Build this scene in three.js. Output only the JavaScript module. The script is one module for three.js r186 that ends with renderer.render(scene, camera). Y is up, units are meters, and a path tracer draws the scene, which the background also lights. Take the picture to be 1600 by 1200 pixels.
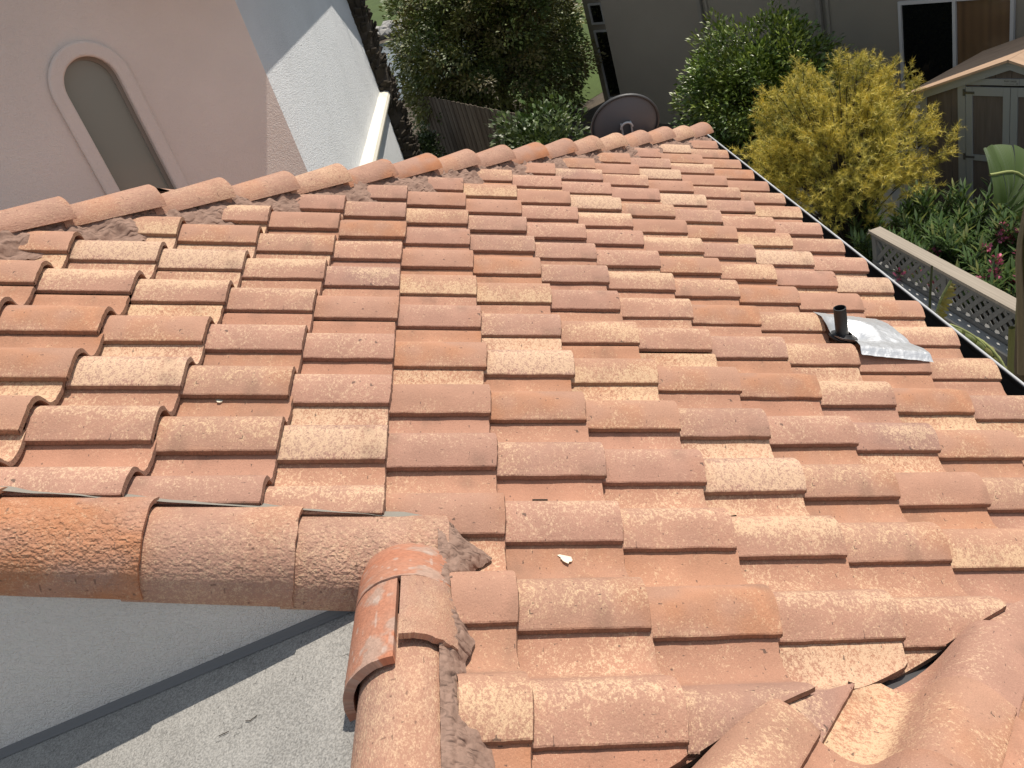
import * as THREE from 'three';
import { mergeGeometries } from 'three/addons/utils/BufferGeometryUtils.js';

// ------------------------------------------------------------------ camera, sky, sun, exposure
const scene = new THREE.Scene();
const camera = new THREE.PerspectiveCamera(49.886, 4 / 3, 0.05, 2000);
camera.position.set(0.3228, 5.8478, 2.7005);
camera.up.set(0.28555, 0.82172, -0.49319);
camera.lookAt(0.3228 - 0.06585, 5.8478 - 0.49658, 2.7005 - 0.86549);

const SKY_K = 1.1;
const SUN_AZ = THREE.MathUtils.degToRad(45.5), SUN_EL = THREE.MathUtils.degToRad(62);
const SUN = new THREE.Vector3(Math.cos(SUN_EL) * Math.sin(SUN_AZ), Math.sin(SUN_EL), -Math.cos(SUN_EL) * Math.cos(SUN_AZ));
// clear summer sky: pale at the horizon, blue overhead, a soft brightening round the sun
{
  const W = 256, H = 128, d = new Float32Array(W * H * 4);
  for (let j = 0; j < H; j++) for (let i = 0; i < W; i++) {
    const el = ((j + 0.5) / H - 0.5) * Math.PI, az = ((i + 0.5) / W - 0.5) * 2 * Math.PI;
    const dir = new THREE.Vector3(Math.cos(el) * Math.cos(az), Math.sin(el), Math.cos(el) * Math.sin(az));
    const up = Math.max(0, dir.y), t = Math.pow(1 - up, 2.2), c = Math.max(0, dir.dot(SUN)), glow = 0.35 * Math.pow(c, 12) + 0.25 * Math.pow(c, 60), k = (j * W + i) * 4;
    d[k] = (0.27 + (0.63 - 0.27) * t + glow) * SKY_K; d[k + 1] = (0.33 + (0.645 - 0.33) * t + glow * 0.97) * SKY_K; d[k + 2] = (0.42 + (0.665 - 0.42) * t + glow * 0.92) * SKY_K; d[k + 3] = 1;
  }
  const t = new THREE.DataTexture(d, W, H, THREE.RGBAFormat, THREE.FloatType); t.mapping = THREE.EquirectangularReflectionMapping; t.magFilter = THREE.LinearFilter; t.needsUpdate = true;
  scene.background = t; scene.environment = t;
}
const sun = new THREE.DirectionalLight(0xfff5e8, 4.7);
sun.position.copy(SUN).multiplyScalar(60); sun.target.position.set(0, 0, -6);
sun.castShadow = true; sun.shadow.mapSize.set(4096, 4096);
Object.assign(sun.shadow.camera, { left: -30, right: 30, top: 30, bottom: -30, near: 1, far: 140 });
scene.add(sun, sun.target);

const renderer = new THREE.WebGLRenderer({ antialias: true });
renderer.toneMapping = THREE.LinearToneMapping;
renderer.toneMappingExposure = 1.0;
renderer.shadowMap.enabled = true;
renderer.setSize(1024, 768);

// ------------------------------------------------------------------ helpers
const V = (x, y, z) => new THREE.Vector3(x, y, z);
function RNG(s) { let a = (s * 2654435761) >>> 0; return () => { a = (a + 0x6D2B79F5) >>> 0; let t = Math.imul(a ^ (a >>> 15), 1 | a); t = (t + Math.imul(t ^ (t >>> 7), 61 | t)) ^ t; return ((t ^ (t >>> 14)) >>> 0) / 4294967296; }; }
function hash(x, y, s) { let h = (Math.imul(x, 374761393) + Math.imul(y, 668265263) + Math.imul(s, 1274126177)) | 0; h = Math.imul(h ^ (h >>> 13), 1274126177); return ((h ^ (h >>> 16)) >>> 0) / 4294967296; }
function vnoise(x, y, s = 0, per = 0) {
  const xi = Math.floor(x), yi = Math.floor(y); let fx = x - xi, fy = y - yi; fx = fx * fx * (3 - 2 * fx); fy = fy * fy * (3 - 2 * fy);
  const w = per ? (v => ((v % per) + per) % per) : (v => v);
  const a = hash(w(xi), w(yi), s), b = hash(w(xi + 1), w(yi), s), c = hash(w(xi), w(yi + 1), s), d = hash(w(xi + 1), w(yi + 1), s);
  return a + (b - a) * fx + (c - a) * fy + (a - b - c + d) * fx * fy;
}
function fbm(x, y, s, o = 4, per = 0) { let v = 0, a = 0.5, t = 0; for (let i = 0; i < o; i++) { v += a * vnoise(x, y, s + i * 17, per); t += a; x *= 2; y *= 2; per *= 2; a *= 0.5; } return v / t; }
const sstep = (a, b, x) => { const t = Math.min(1, Math.max(0, (x - a) / (b - a))); return t * t * (3 - 2 * t); };
const lerp = (a, b, t) => a + (b - a) * t;
const mix3 = (a, b, t) => [lerp(a[0], b[0], t), lerp(a[1], b[1], t), lerp(a[2], b[2], t)];
const lin2s = v => 255 * (v <= 0.0031308 ? v * 12.92 : 1.055 * Math.pow(v, 1 / 2.4) - 0.055);
function makeTex(w, h, fn, srgb = true) {          // fn(u, v) -> linear rgb triple or a single height
  const d = new Uint8Array(w * h * 4);
  for (let j = 0; j < h; j++) for (let i = 0; i < w; i++) {
    const c = fn((i + 0.5) / w, (j + 0.5) / h), k = (j * w + i) * 4;
    if (typeof c === 'number') { d[k] = d[k + 1] = d[k + 2] = Math.max(0, Math.min(255, c * 255)); }
    else for (let q = 0; q < 3; q++) d[k + q] = Math.max(0, Math.min(255, srgb ? lin2s(Math.max(0, c[q])) : c[q] * 255));
    d[k + 3] = 255;
  }
  const t = new THREE.DataTexture(d, w, h, THREE.RGBAFormat);
  t.wrapS = t.wrapT = THREE.RepeatWrapping; t.magFilter = THREE.LinearFilter; t.minFilter = THREE.LinearMipmapLinearFilter; t.generateMipmaps = true;
  if (srgb) t.colorSpace = THREE.SRGBColorSpace;
  t.needsUpdate = true; return t;
}
function rep(t, x, y = x) { const c = t.clone(); c.repeat.set(x, y); c.needsUpdate = true; return c; }
const lin = (r, g, b) => new THREE.Color().setRGB(r, g, b);
const std = (c, o = {}) => new THREE.MeshStandardMaterial({ color: c, roughness: 0.9, ...o });
const counts = {};
function numbered(n) { const k = counts[n] = (counts[n] ?? -1) + 1; return k ? `${n}_${String(k).padStart(3, '0')}` : n; }
function shade(o) { o.traverse(m => { if (m.isMesh) { m.castShadow = true; m.receiveShadow = true; } }); return o; }
function thing(name, label, category, pos = [0, 0, 0], turn = 0, group) {
  const g = new THREE.Group(); g.name = numbered(name); g.position.set(...pos); g.rotation.y = turn;
  g.userData = { label, category }; if (group) g.userData.group = group; scene.add(g); return g;
}
function part(name, geo, mat, parent, label) { const m = new THREE.Mesh(geo, mat); m.name = name; m.castShadow = m.receiveShadow = true; if (label) m.userData.label = label; parent.add(m); return m; }
function structure(name, geo, mat) { const m = new THREE.Mesh(geo, mat); m.name = numbered(name); m.userData.kind = 'structure'; m.castShadow = m.receiveShadow = true; scene.add(m); return m; }
// uv in metres by the main direction of each face
function muv(geo, s = 1) {
  const g = geo.index ? geo.toNonIndexed() : geo; const p = g.attributes.position, uv = new Float32Array(p.count * 2), a = V(), b = V(), c = V(), n = V();
  for (let i = 0; i < p.count; i += 3) {
    a.fromBufferAttribute(p, i); b.fromBufferAttribute(p, i + 1); c.fromBufferAttribute(p, i + 2);
    n.copy(b).sub(a).cross(c.clone().sub(a)); const ax = Math.abs(n.x), ay = Math.abs(n.y), az = Math.abs(n.z);
    [a, b, c].forEach((v, k) => { const q = (i + k) * 2; if (ay >= ax && ay >= az) { uv[q] = v.x * s; uv[q + 1] = v.z * s; } else if (ax >= az) { uv[q] = v.z * s; uv[q + 1] = v.y * s; } else { uv[q] = v.x * s; uv[q + 1] = v.y * s; } });
  }
  g.setAttribute('uv', new THREE.BufferAttribute(uv, 2)); return g;
}
// box between two corners, edges chamfered by c
function box(x0, x1, y0, y1, z0, z1, c = 0) {
  const w = x1 - x0, h = y1 - y0, d = z1 - z0; let g;
  if (c > 0) {
    const s = new THREE.Shape(); s.moveTo(-w / 2 + c, -h / 2 + c); s.lineTo(w / 2 - c, -h / 2 + c); s.lineTo(w / 2 - c, h / 2 - c); s.lineTo(-w / 2 + c, h / 2 - c); s.closePath();
    g = new THREE.ExtrudeGeometry(s, { depth: d - 2 * c, bevelEnabled: true, bevelThickness: c, bevelSize: c, bevelSegments: 1 }); g.translate(0, 0, -d / 2 + c);
  } else g = new THREE.BoxGeometry(w, h, d);
  g.translate((x0 + x1) / 2, (y0 + y1) / 2, (z0 + z1) / 2); return muv(g);
}
function tube(pts, r, seg = 12, rs = 8) { return new THREE.TubeGeometry(new THREE.CatmullRomCurve3(pts.map(p => V(...p))), seg, r, rs, false); }
function grid(nu, nv, fn, uvs = 1) {               // surface sheet from fn(i / nu, j / nv) -> [x, y, z]
  const p = [], uv = [], ix = [];
  for (let j = 0; j <= nv; j++) for (let i = 0; i <= nu; i++) { const q = fn(i / nu, j / nv); p.push(q[0], q[1], q[2]); uv.push(q[3] ?? (q[0] * uvs), q[4] ?? (q[2] * uvs)); }
  for (let j = 0; j < nv; j++) for (let i = 0; i < nu; i++) { const a = j * (nu + 1) + i; ix.push(a, a + nu + 1, a + 1, a + 1, a + nu + 1, a + nu + 2); }
  const g = new THREE.BufferGeometry(); g.setAttribute('position', new THREE.Float32BufferAttribute(p, 3)); g.setAttribute('uv', new THREE.Float32BufferAttribute(uv, 2)); g.setIndex(ix); g.computeVertexNormals(); return g;
}

// ------------------------------------------------------------------ materials
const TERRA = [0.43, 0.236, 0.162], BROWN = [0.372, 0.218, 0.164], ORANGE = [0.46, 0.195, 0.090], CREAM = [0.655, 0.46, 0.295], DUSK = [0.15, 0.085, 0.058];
// clay roof tile: flashed cream speckle over terracotta, in lengthwise zones
function tileTex(seed, cream, orange, N = 320) {
  const r = RNG(seed), ph = r() * 50, base = mix3(TERRA, BROWN, r()), pan = mix3(base, mix3(ORANGE, TERRA, 0.55), 0.20 + 0.45 * r());
  const zc = 0.55 + 0.38 * r(), zw = 0.08 + 0.12 * r(), panCream = r() < cream * 0.8 ? 0.35 + 0.45 * r() : 0.12 * r(), barCream = 0.10 + cream * (0.22 + 0.42 * r()), all = r() < 0.12 * cream ? 0.25 : 0;
  return makeTex(N, N, (u, v) => {
    const w = 0.05 * (vnoise(u * 3, v * 3, seed) - 0.5), vv = v + w;
    const panZone = 1 - sstep(0.30, 0.44, vv);
    let c = mix3(base, pan, panZone);
    c = mix3(c, ORANGE, orange * sstep(0.5, 0.8, fbm(u * 2.2 + ph, v * 2.6, seed + 3, 3)));
    const tone = 0.86 + 0.28 * fbm(u * 4, v * 5, seed + 9, 4); c = [c[0] * tone, c[1] * tone, c[2] * tone];
    const edge = Math.exp(-Math.pow((vv - zc) / zw, 2));
    let cov = panZone * panCream + (1 - panZone) * barCream * (0.25 + 0.95 * edge) + all;
    cov += 0.75 * (fbm(u * 2.4 + ph, v * 3 + ph, seed + 21, 3) - 0.5); cov = Math.min(0.66, cov + 0.12 * sstep(0.9, 1, v));
    const wn = hash(Math.floor(u * 9999), Math.floor(v * 9999), seed), g1 = vnoise(u * 130 + ph, v * 95, seed + 31), g2 = vnoise(u * 55, v * 42 + ph, seed + 37), gr = 0.42 * g1 + 0.28 * g2 + 0.30 * wn;
    const s = sstep(0.84 - 0.68 * cov - 0.16, 0.84 - 0.68 * cov + 0.17, gr);
    c = mix3(c, CREAM, 0.86 * s); { const t = 0.88 + 0.24 * wn; c = [c[0] * t, c[1] * t, c[2] * t]; const st = fbm(u * 3.1 + ph, v * 2.2, seed + 51, 4); c = mix3(c, [0.20, 0.12, 0.085], 0.35 * sstep(0.60, 0.78, st)); }
    if (v > 0.943) { const t = 0.22 + 0.55 * g1 + 0.30 * wn; c = mix3(c, DUSK, Math.min(0.85, t)); }   // lip and butt edges: grime, with their shade also painted into the colour
    const dk = vnoise(u * 90 + 7, v * 90 + ph, seed + 41); if (dk > 0.9) c = mix3(c, DUSK, (dk - 0.9) * 5);
    const sp = vnoise(u * 46 + 3, v * 46, seed + 43); if (sp > 0.955) c = mix3(c, [0.07, 0.05, 0.04], 0.75);
    return c;
  });
}
const clayBump = makeTex(512, 512, (u, v) => 0.45 * vnoise(u * 150, v * 150, 5, 150) + 0.35 * vnoise(u * 70, v * 70, 6, 70) + 0.2 * vnoise(u * 18, v * 18, 8, 18), false);
const tileMats = [];
{
  const spec = [[0.9, 0.2], [0.25, 0.1], [0.6, 0.15], [0.35, 0.5], [0.75, 0.1], [0.15, 0.2], [0.5, 0.3], [1.0, 0.1], [0.3, 0.05], [0.55, 0.4], [0.2, 0.3], [0.8, 0.25], [0.4, 0.0], [0.65, 0.05]];
  spec.forEach(([c, o], i) => {
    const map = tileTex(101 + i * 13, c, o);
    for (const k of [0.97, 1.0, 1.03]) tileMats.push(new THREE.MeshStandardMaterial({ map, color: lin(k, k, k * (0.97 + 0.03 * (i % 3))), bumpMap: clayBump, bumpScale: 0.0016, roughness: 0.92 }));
  });
}
function capTex(seed, cream, orange) {
  const r = RNG(seed), ph = r() * 40;
  return makeTex(320, 320, (u, v) => {
    let c = mix3(TERRA, BROWN, 0.3 + 0.5 * fbm(u * 2 + ph, v * 2, seed, 3)); c = mix3(c, ORANGE, orange * sstep(0.35, 0.75, fbm(u * 2.5, v * 3 + ph, seed + 4, 3)));
    const t = 0.85 + 0.3 * fbm(u * 6, v * 6, seed + 7, 4); c = c.map(x => x * t);
    const cov = cream * (0.5 + 0.9 * (fbm(u * 2.2, v * 2 + ph, seed + 11, 3) - 0.3)), wn = hash(Math.floor(u * 9999), Math.floor(v * 9999), seed), g = 0.40 * vnoise(u * 140, v * 140, seed + 2) + 0.26 * vnoise(u * 55, v * 55, seed + 5) + 0.34 * wn;
    c = mix3(c, CREAM, 0.70 * sstep(0.86 - 0.6 * cov - 0.2, 0.86 - 0.6 * cov + 0.2, g)); c = c.map(x => x * (0.93 + 0.14 * wn));
    const dk = vnoise(u * 40, v * 40 + ph, seed + 19); if (dk > 0.94) c = mix3(c, DUSK, 0.7);
    return c;
  });
}
const crinkle = makeTex(512, 512, (u, v) => { const n = fbm(u * 26, v * 34, 71, 4, 0); return 0.55 * Math.abs(2 * n - 1) * 1.6 + 0.25 * vnoise(u * 90, v * 110, 77); }, false);
const capMats = [[0.55, 0.2], [0.25, 0.75], [0.45, 0.35], [0.8, 0.15], [0.15, 0.9], [0.3, 0.5]].map(([c, o], i) => new THREE.MeshStandardMaterial({ map: capTex(401 + i * 7, c, o), bumpMap: i % 2 ? crinkle : clayBump, bumpScale: i % 2 ? 0.0025 : 0.0022, roughness: 0.9 }));
const rakeMats = [[0.5, 0.25], [0.3, 0.85], [0.55, 0.3]].map(([c, o], i) => new THREE.MeshStandardMaterial({ map: capTex(451 + i * 7, c, o), bumpMap: crinkle, bumpScale: [0.006, 0.008, 0.004][i], roughness: 0.88 }));
const mortarTex = makeTex(512, 512, (u, v) => { const n = fbm(u * 16, v * 16, 31, 5), f = vnoise(u * 130, v * 130, 37), t = 0.8 + 0.4 * n + 0.2 * (f - 0.5); return [0.285 * t, 0.185 * t, 0.142 * t]; });
const mortarBump = makeTex(512, 512, (u, v) => 0.6 * fbm(u * 24, v * 24, 33, 5) + 0.4 * Math.abs(2 * vnoise(u * 30, v * 60, 35) - 1), false);
const mortarMat = new THREE.MeshStandardMaterial({ map: mortarTex, bumpMap: mortarBump, bumpScale: 0.018, roughness: 1 });
const greyMortar = new THREE.MeshStandardMaterial({ color: lin(0.26, 0.24, 0.205), bumpMap: mortarBump, bumpScale: 0.006, roughness: 1 });
const stuccoBump = makeTex(1024, 1024, (u, v) => 0.5 * Math.pow(fbm(u * 90, v * 90, 51, 3, 90), 1.2) + 0.35 * vnoise(u * 190, v * 190, 55, 190) + 0.15 * vnoise(u * 24, v * 24, 57, 24), false);
const stuccoTone = c => makeTex(512, 512, (u, v) => { const t = 0.93 + 0.14 * fbm(u * 4, v * 4, 61, 5, 4); return [c[0] * t, c[1] * t, c[2] * t]; });
const stucco = (c, b = 0.006, s = 1) => { const m = rep(stuccoTone(c), 0.35 * s), bm = rep(stuccoBump, 0.9 * s); return new THREE.MeshStandardMaterial({ map: m, bumpMap: bm, bumpScale: b, roughness: 0.95 }); };
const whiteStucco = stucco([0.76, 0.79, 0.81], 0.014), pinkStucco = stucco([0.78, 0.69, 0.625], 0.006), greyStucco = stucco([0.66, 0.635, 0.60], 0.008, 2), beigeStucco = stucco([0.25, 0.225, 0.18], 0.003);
const deckMat = new THREE.MeshStandardMaterial({
  map: rep(makeTex(1024, 1024, (u, v) => { const t = 0.285 + 0.12 * (fbm(u * 8, v * 8, 81, 5, 8) - 0.5) + 0.20 * (vnoise(u * 300, v * 300, 83, 300) - 0.5); const d = vnoise(u * 120, v * 120, 87, 120) > 0.94 ? 0.55 : 1; return [t * d * 1.03, t * d, t * d * 0.93]; }), 1),
  bumpMap: rep(clayBump, 1.6), bumpScale: 0.003, roughness: 0.95 });
const felt = std(lin(0.03, 0.029, 0.028), { roughness: 0.95 });
const metalWhite = std(lin(0.62, 0.63, 0.64), { roughness: 0.5 });
const woodTex = (c, s) => makeTex(256, 512, (u, v) => { const g = fbm(u * 22, v * 2.2, s, 4), f = vnoise(u * 90, v * 5, s + 3), t = 0.72 + 0.4 * g + 0.16 * (f - 0.5); return [c[0] * t, c[1] * t, c[2] * t]; });

// ================================================================== THE TILED HOUSE
const S = THREE.MathUtils.degToRad(25), CE = Math.cos(S), SE = Math.sin(S), H0 = 4.2;
const RW = (a, b, n = 0) => V(a * CE + n * SE, H0 - a * SE + n * CE, b);   // roof coordinates (down slope, toward the near end, above) to metres in the world
const EXPO = 0.38, PITCH = 0.366, TLEN = 0.45, THICK = 0.018, STEP = 0.037;
const house = thing('tiled_house', 'low house under a sloping terracotta tile roof filling the foreground', 'house');

// S profile across one tile, in units of the pitch / metres
const PROF = [[-0.05, 0.000], [0, -0.001], [0.05, -0.011], [0.12, -0.022], [0.2, -0.030], [0.27, -0.031], [0.34, -0.024], [0.40, -0.008], [0.46, 0.016], [0.52, 0.038], [0.58, 0.054], [0.64, 0.063], [0.70, 0.0665], [0.77, 0.063], [0.85, 0.053], [0.93, 0.0375], [1.0, 0.0215]];
const profCurve = new THREE.CatmullRomCurve3(PROF.map(([u, y]) => V(u * PITCH, y, 0)), false, 'catmullrom', 0.5);
const NP = 30, PP = []; { const len = profCurve.getSpacedPoints(NP); let acc = 0; len.forEach((p, i) => { if (i) acc += p.distanceTo(len[i - 1]); PP.push([p.x, p.y, acc]); }); PP.forEach(p => p[2] /= acc); }
const LIP = 0.0215;
function tileGeo(seed, lo, hi, zmax = 9) {          // lo / hi: where the tile is cut, along its length, for each point across it
  const r = RNG(seed), cols = [];
  const j0 = r() * 30, fl = r() < 0.5;
  for (const [z, y, v] of PP) {
    if (z > zmax) break;
    let a = -TLEN, b = 0.0022 * (vnoise(z * 55, j0, seed) - 0.5) * 2; const cutLo = lo ? lo(z) : -9, cutHi = hi ? hi(z) : 9;
    const x0 = Math.max(z > 0.86 * PITCH ? -EXPO - 0.012 : a, cutLo), x1 = Math.min(b, cutHi); cols.push([x0, x1, z, y, v, cutHi < b]);
  }
  const P = [], UV = [], I = []; const tilt = STEP / EXPO;
  const push = (x, y, z, u, v) => { P.push(x, y + x * tilt, z); UV.push(u, v); return P.length / 3 - 1; };
  const uu = x => fl ? -x / TLEN * 0.98 + 0.01 : (x + TLEN) / TLEN * 0.98 + 0.01;
  const quad = (A, B, C, D) => { const i = P.length / 3; for (const q of [A, B, C, D]) push(...q); I.push(i, i + 1, i + 2, i, i + 2, i + 3); };
  // top and bottom, shared along the strip so that they shade smoothly
  for (const side of [0, 1]) {
    const XS = 3; let prev = null;
    for (const [x0, x1, z, y, v] of cols) {
      if (x1 - x0 < 0.004) { prev = null; continue; }
      const row = []; for (let k = 0; k <= XS; k++) { const x = lerp(x0, x1 + side * 0.006, k / XS); row.push(push(x, y - side * THICK, z, uu(x), v * 0.925 + 0.008)); }
      if (prev) for (let k = 0; k < XS; k++) side ? I.push(prev[k], prev[k + 1], row[k], prev[k + 1], row[k + 1], row[k]) : I.push(prev[k], row[k], prev[k + 1], prev[k + 1], row[k], row[k + 1]);
      prev = row;
    }
  }
  // butt (down-slope) face
  for (let i = 1; i < cols.length; i++) { const A = cols[i - 1], B = cols[i]; if (A[1] - A[0] < 0.004 || B[1] - B[0] < 0.004) continue;
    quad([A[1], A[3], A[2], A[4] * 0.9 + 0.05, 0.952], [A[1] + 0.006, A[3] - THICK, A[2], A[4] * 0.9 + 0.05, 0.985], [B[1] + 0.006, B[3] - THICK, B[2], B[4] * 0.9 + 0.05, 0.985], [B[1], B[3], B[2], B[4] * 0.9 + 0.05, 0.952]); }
  // near lip
  const L = cols[cols.length - 1];
  if (L[1] - L[0] > 0.004) { const n = 14; const zj = k => 0.0014 * (vnoise(k * 1.7, j0, seed + 5) - 0.5) * 2;
    for (let k = 0; k < n; k++) { const xa = lerp(L[0], L[1], k / n), xb = lerp(L[0], L[1], (k + 1) / n); const za = L[2] + zj(k) + 0.003, zb = L[2] + zj(k + 1) + 0.003;
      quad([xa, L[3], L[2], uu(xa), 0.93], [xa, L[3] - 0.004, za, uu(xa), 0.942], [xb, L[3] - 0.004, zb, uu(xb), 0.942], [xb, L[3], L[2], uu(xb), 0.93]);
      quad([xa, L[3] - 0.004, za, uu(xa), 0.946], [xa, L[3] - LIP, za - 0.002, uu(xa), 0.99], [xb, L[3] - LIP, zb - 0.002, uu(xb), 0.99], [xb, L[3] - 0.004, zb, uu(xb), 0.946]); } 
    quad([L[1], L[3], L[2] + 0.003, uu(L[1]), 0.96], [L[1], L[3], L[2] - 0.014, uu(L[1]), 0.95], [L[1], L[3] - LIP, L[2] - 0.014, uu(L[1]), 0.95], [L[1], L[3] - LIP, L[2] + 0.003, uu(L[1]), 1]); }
  if (!I.length) return null;
  const g = new THREE.BufferGeometry(); g.setAttribute('position', new THREE.Float32BufferAttribute(P, 3)); g.setAttribute('uv', new THREE.Float32BufferAttribute(UV, 2)); g.setIndex(I); g.computeVertexNormals(); return g;
}
// where rows and courses really run (no row is laid quite true)
const rowOff = { '-10': -0.018, '-9': -0.018, '-8': 0.010, '-7': 0.005, '-6': 0, '-5': -0.009, '-4': -0.019, '-3': -0.017, '-2': -0.005, '-1': 0.015, 0: 0.015, 1: 0.006, 2: -0.006, 3: -0.009, 4: -0.004 };
const colOff = { '-5': -0.02, '-4': -0.008, '-3': 0.005, '-2': 0.011, 1: -0.003, 2: -0.006, 4: 0.004, 5: -0.008, 6: 0.012, 7: 0.02 };
const hipA = b => -2.075 - (b + 1.37) / 0.968;             // hip line: down-slope position for a given row position (the cut under the caps)
const valA = b => 0.317 + (1.499 - b) / 0.4285;
const mainSlope = (() => {                                // decking and felt under the tiles
  const s = new THREE.Shape(); [[-3.6, 0.12], [2.72, -6.36], [2.72, valA(0) > 0 ? 0.45 : 0.45], [0.15, 1.57], [-0.6, 1.9], [-0.6, 2.6], [-0.24, 2.6], [-0.24, 0.78], [-3.6, 0.78]].forEach(([a, b], i) => i ? s.lineTo(a, -b) : s.moveTo(a, -b));
  const s2 = new THREE.Shape(); [[-3.7, 0.2], [2.72, -6.33], [2.72, 0.47], [0.25, 1.53], [-0.24, 1.74], [-0.24, 0.78], [-3.7, 0.78]].forEach(([a, b], i) => i ? s2.lineTo(a, -b) : s2.moveTo(a, -b));
  const g = new THREE.ExtrudeGeometry(s2, { depth: 0.03, bevelEnabled: false }); g.rotateX(-Math.PI / 2); g.translate(0, -0.15, 0); return g;
})();
const roofSlope = part('roof_slope', mainSlope, felt, house); roofSlope.position.set(0, H0, 0); roofSlope.rotation.z = -S;
const fullVariants = [1, 2, 3, 4, 5, 6].map(s => tileGeo(s * 31));
const trng = RNG(77);
for (let r = -17; r <= 5; r++) for (let c = -9; c <= 7; c++) {
  const a0 = c * EXPO + (colOff[c] ?? 0), b0 = (r - 1) * PITCH + (rowOff[r] ?? 0);     // butt position, far edge of the tile
  const pick = Math.floor(trng() * tileMats.length), vr = Math.floor(trng() * 6), ja = (trng() - 0.5) * 0.016, jb = (trng() - 0.5) * 0.010, jy = (trng() - 0.5) * 0.003, jr = (trng() - 0.5) * 0.022;
  const bNear = b0 + PITCH, orangeSide = c <= -3 && hash(r, c, 5) < 0.45 ? [9, 10, 11, 27, 28, 0, 1, 33, 34][Math.floor(hash(r, c, 7) * 9)] : pick;
  if (hipA(bNear) > a0 || valA(b0) < a0 - TLEN || b0 > 1.75) continue;
  const left = r >= 3;                                                      // rows beside the flat deck start at the short ridge
  if (left && a0 < -0.12) continue; if (!left && r === 2 && b0 > 0.6 && a0 < -0.12) continue;
  if (a0 < -3.4) continue;
  const needHip = hipA(b0 - 0.03) > a0 - TLEN, needVal = valA(bNear) - 0.0 < a0 + 0.01, needLeft = left && a0 - TLEN < -0.2, rake = r === 2 && a0 < -0.2;
  let geo;
  if (needHip || needVal || needLeft || rake) {
    const nz = RNG(r * 57 + c * 131 + 9000)();
    geo = tileGeo(500 + (r + 20) * 40 + c, z => Math.max(needHip ? hipA(b0 + z) - a0 + 0.02 * (vnoise(z * 14, nz * 9, 3) - 0.5) : -9, needLeft ? -0.178 - a0 + 0.02 * (vnoise(z * 11, r * 3.1, 8) - 0.5) : -9), needVal ? z => valA(b0 + z) - a0 + 0.01 + 0.008 * (vnoise(z * 20, nz * 9, 4) - 0.5) : null, rake ? 0.70 - b0 : 9);
    if (!geo) continue;
  } else geo = fullVariants[vr];
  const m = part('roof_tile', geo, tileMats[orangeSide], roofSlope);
  m.position.set(a0 + ja * (needHip || needVal ? 0.2 : 1), jy, b0 + jb * (needVal ? 0.2 : 1)); m.rotation.y = (needVal || needHip) ? 0 : jr;
}

// ---- the second slope, turned away round the valley at the near right
const DE = THREE.MathUtils.degToRad(50);
const d2 = V(CE * Math.cos(DE), -SE, -CE * Math.sin(DE)), n2 = V(SE * Math.cos(DE), CE, -SE * Math.sin(DE)), z2 = d2.clone().cross(n2);
const V0 = RW(0.317, 1.499);
const slope2Geo = (() => { const s = new THREE.Shape(); [[-1.2, -0.36], [1.9, 0.66], [3.4, 1.15], [3.4, 2.2], [-1.2, 2.2]].forEach(([a, b], i) => i ? s.lineTo(a, -b) : s.moveTo(a, -b)); const g = new THREE.ExtrudeGeometry(s, { depth: 0.03, bevelEnabled: false }); g.rotateX(-Math.PI / 2); g.translate(0, -0.15, 0); return g; })();
const slope2 = part('roof_slope', slope2Geo, felt, house);
slope2.position.copy(V0); slope2.quaternion.setFromRotationMatrix(new THREE.Matrix4().makeBasis(d2, n2, z2));
const val2 = z => (z - 0.022) / 0.405;                    // valley line in this slope's coordinates
for (let r = 0; r <= 5; r++) for (let c = -2; c <= 8; c++) {
  const a0 = 0.30 + c * EXPO, b0 = 0.255 + (r - 1) * PITCH, pick = Math.floor(trng() * tileMats.length), vr = Math.floor(trng() * 6), jb = (trng() - 0.5) * 0.02;
  if (val2(b0 + PITCH) < a0 - TLEN) continue;
  const cut = val2(b0) < a0 + 0.01; let geo = fullVariants[vr];
  if (cut) geo = tileGeo(3000 + r * 20 + c, null, z => val2(b0 + z) - a0 + 0.0 + 0.012 * (vnoise(z * 16, c * 3 + r, 6) - 0.5)); if (!geo) continue;
  const m = part('roof_tile', geo, tileMats[pick], slope2); m.position.set(a0, 0, b0 + jb * (cut ? 0.3 : 1));
}
// valley flashing
{ const g = grid(1, 4, (u, v) => { const t = lerp(-0.6, 3.1, u), q = (v - 0.5) * 0.36; const p = V0.clone().add(V(0, 0, 0)); const dir = RW(1.561, 0.966).sub(V0).normalize(); const side = dir.clone().cross(V(0, 1, 0)).normalize(); p.addScaledVector(dir, t).addScaledVector(side, q); p.y += -0.078 + Math.abs(q) * 0.08; return [p.x, p.y, p.z]; });
  part('valley_flashing', g, std(lin(0.12, 0.12, 0.125), { metalness: 0.6, roughness: 0.45 }), house); }

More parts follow.
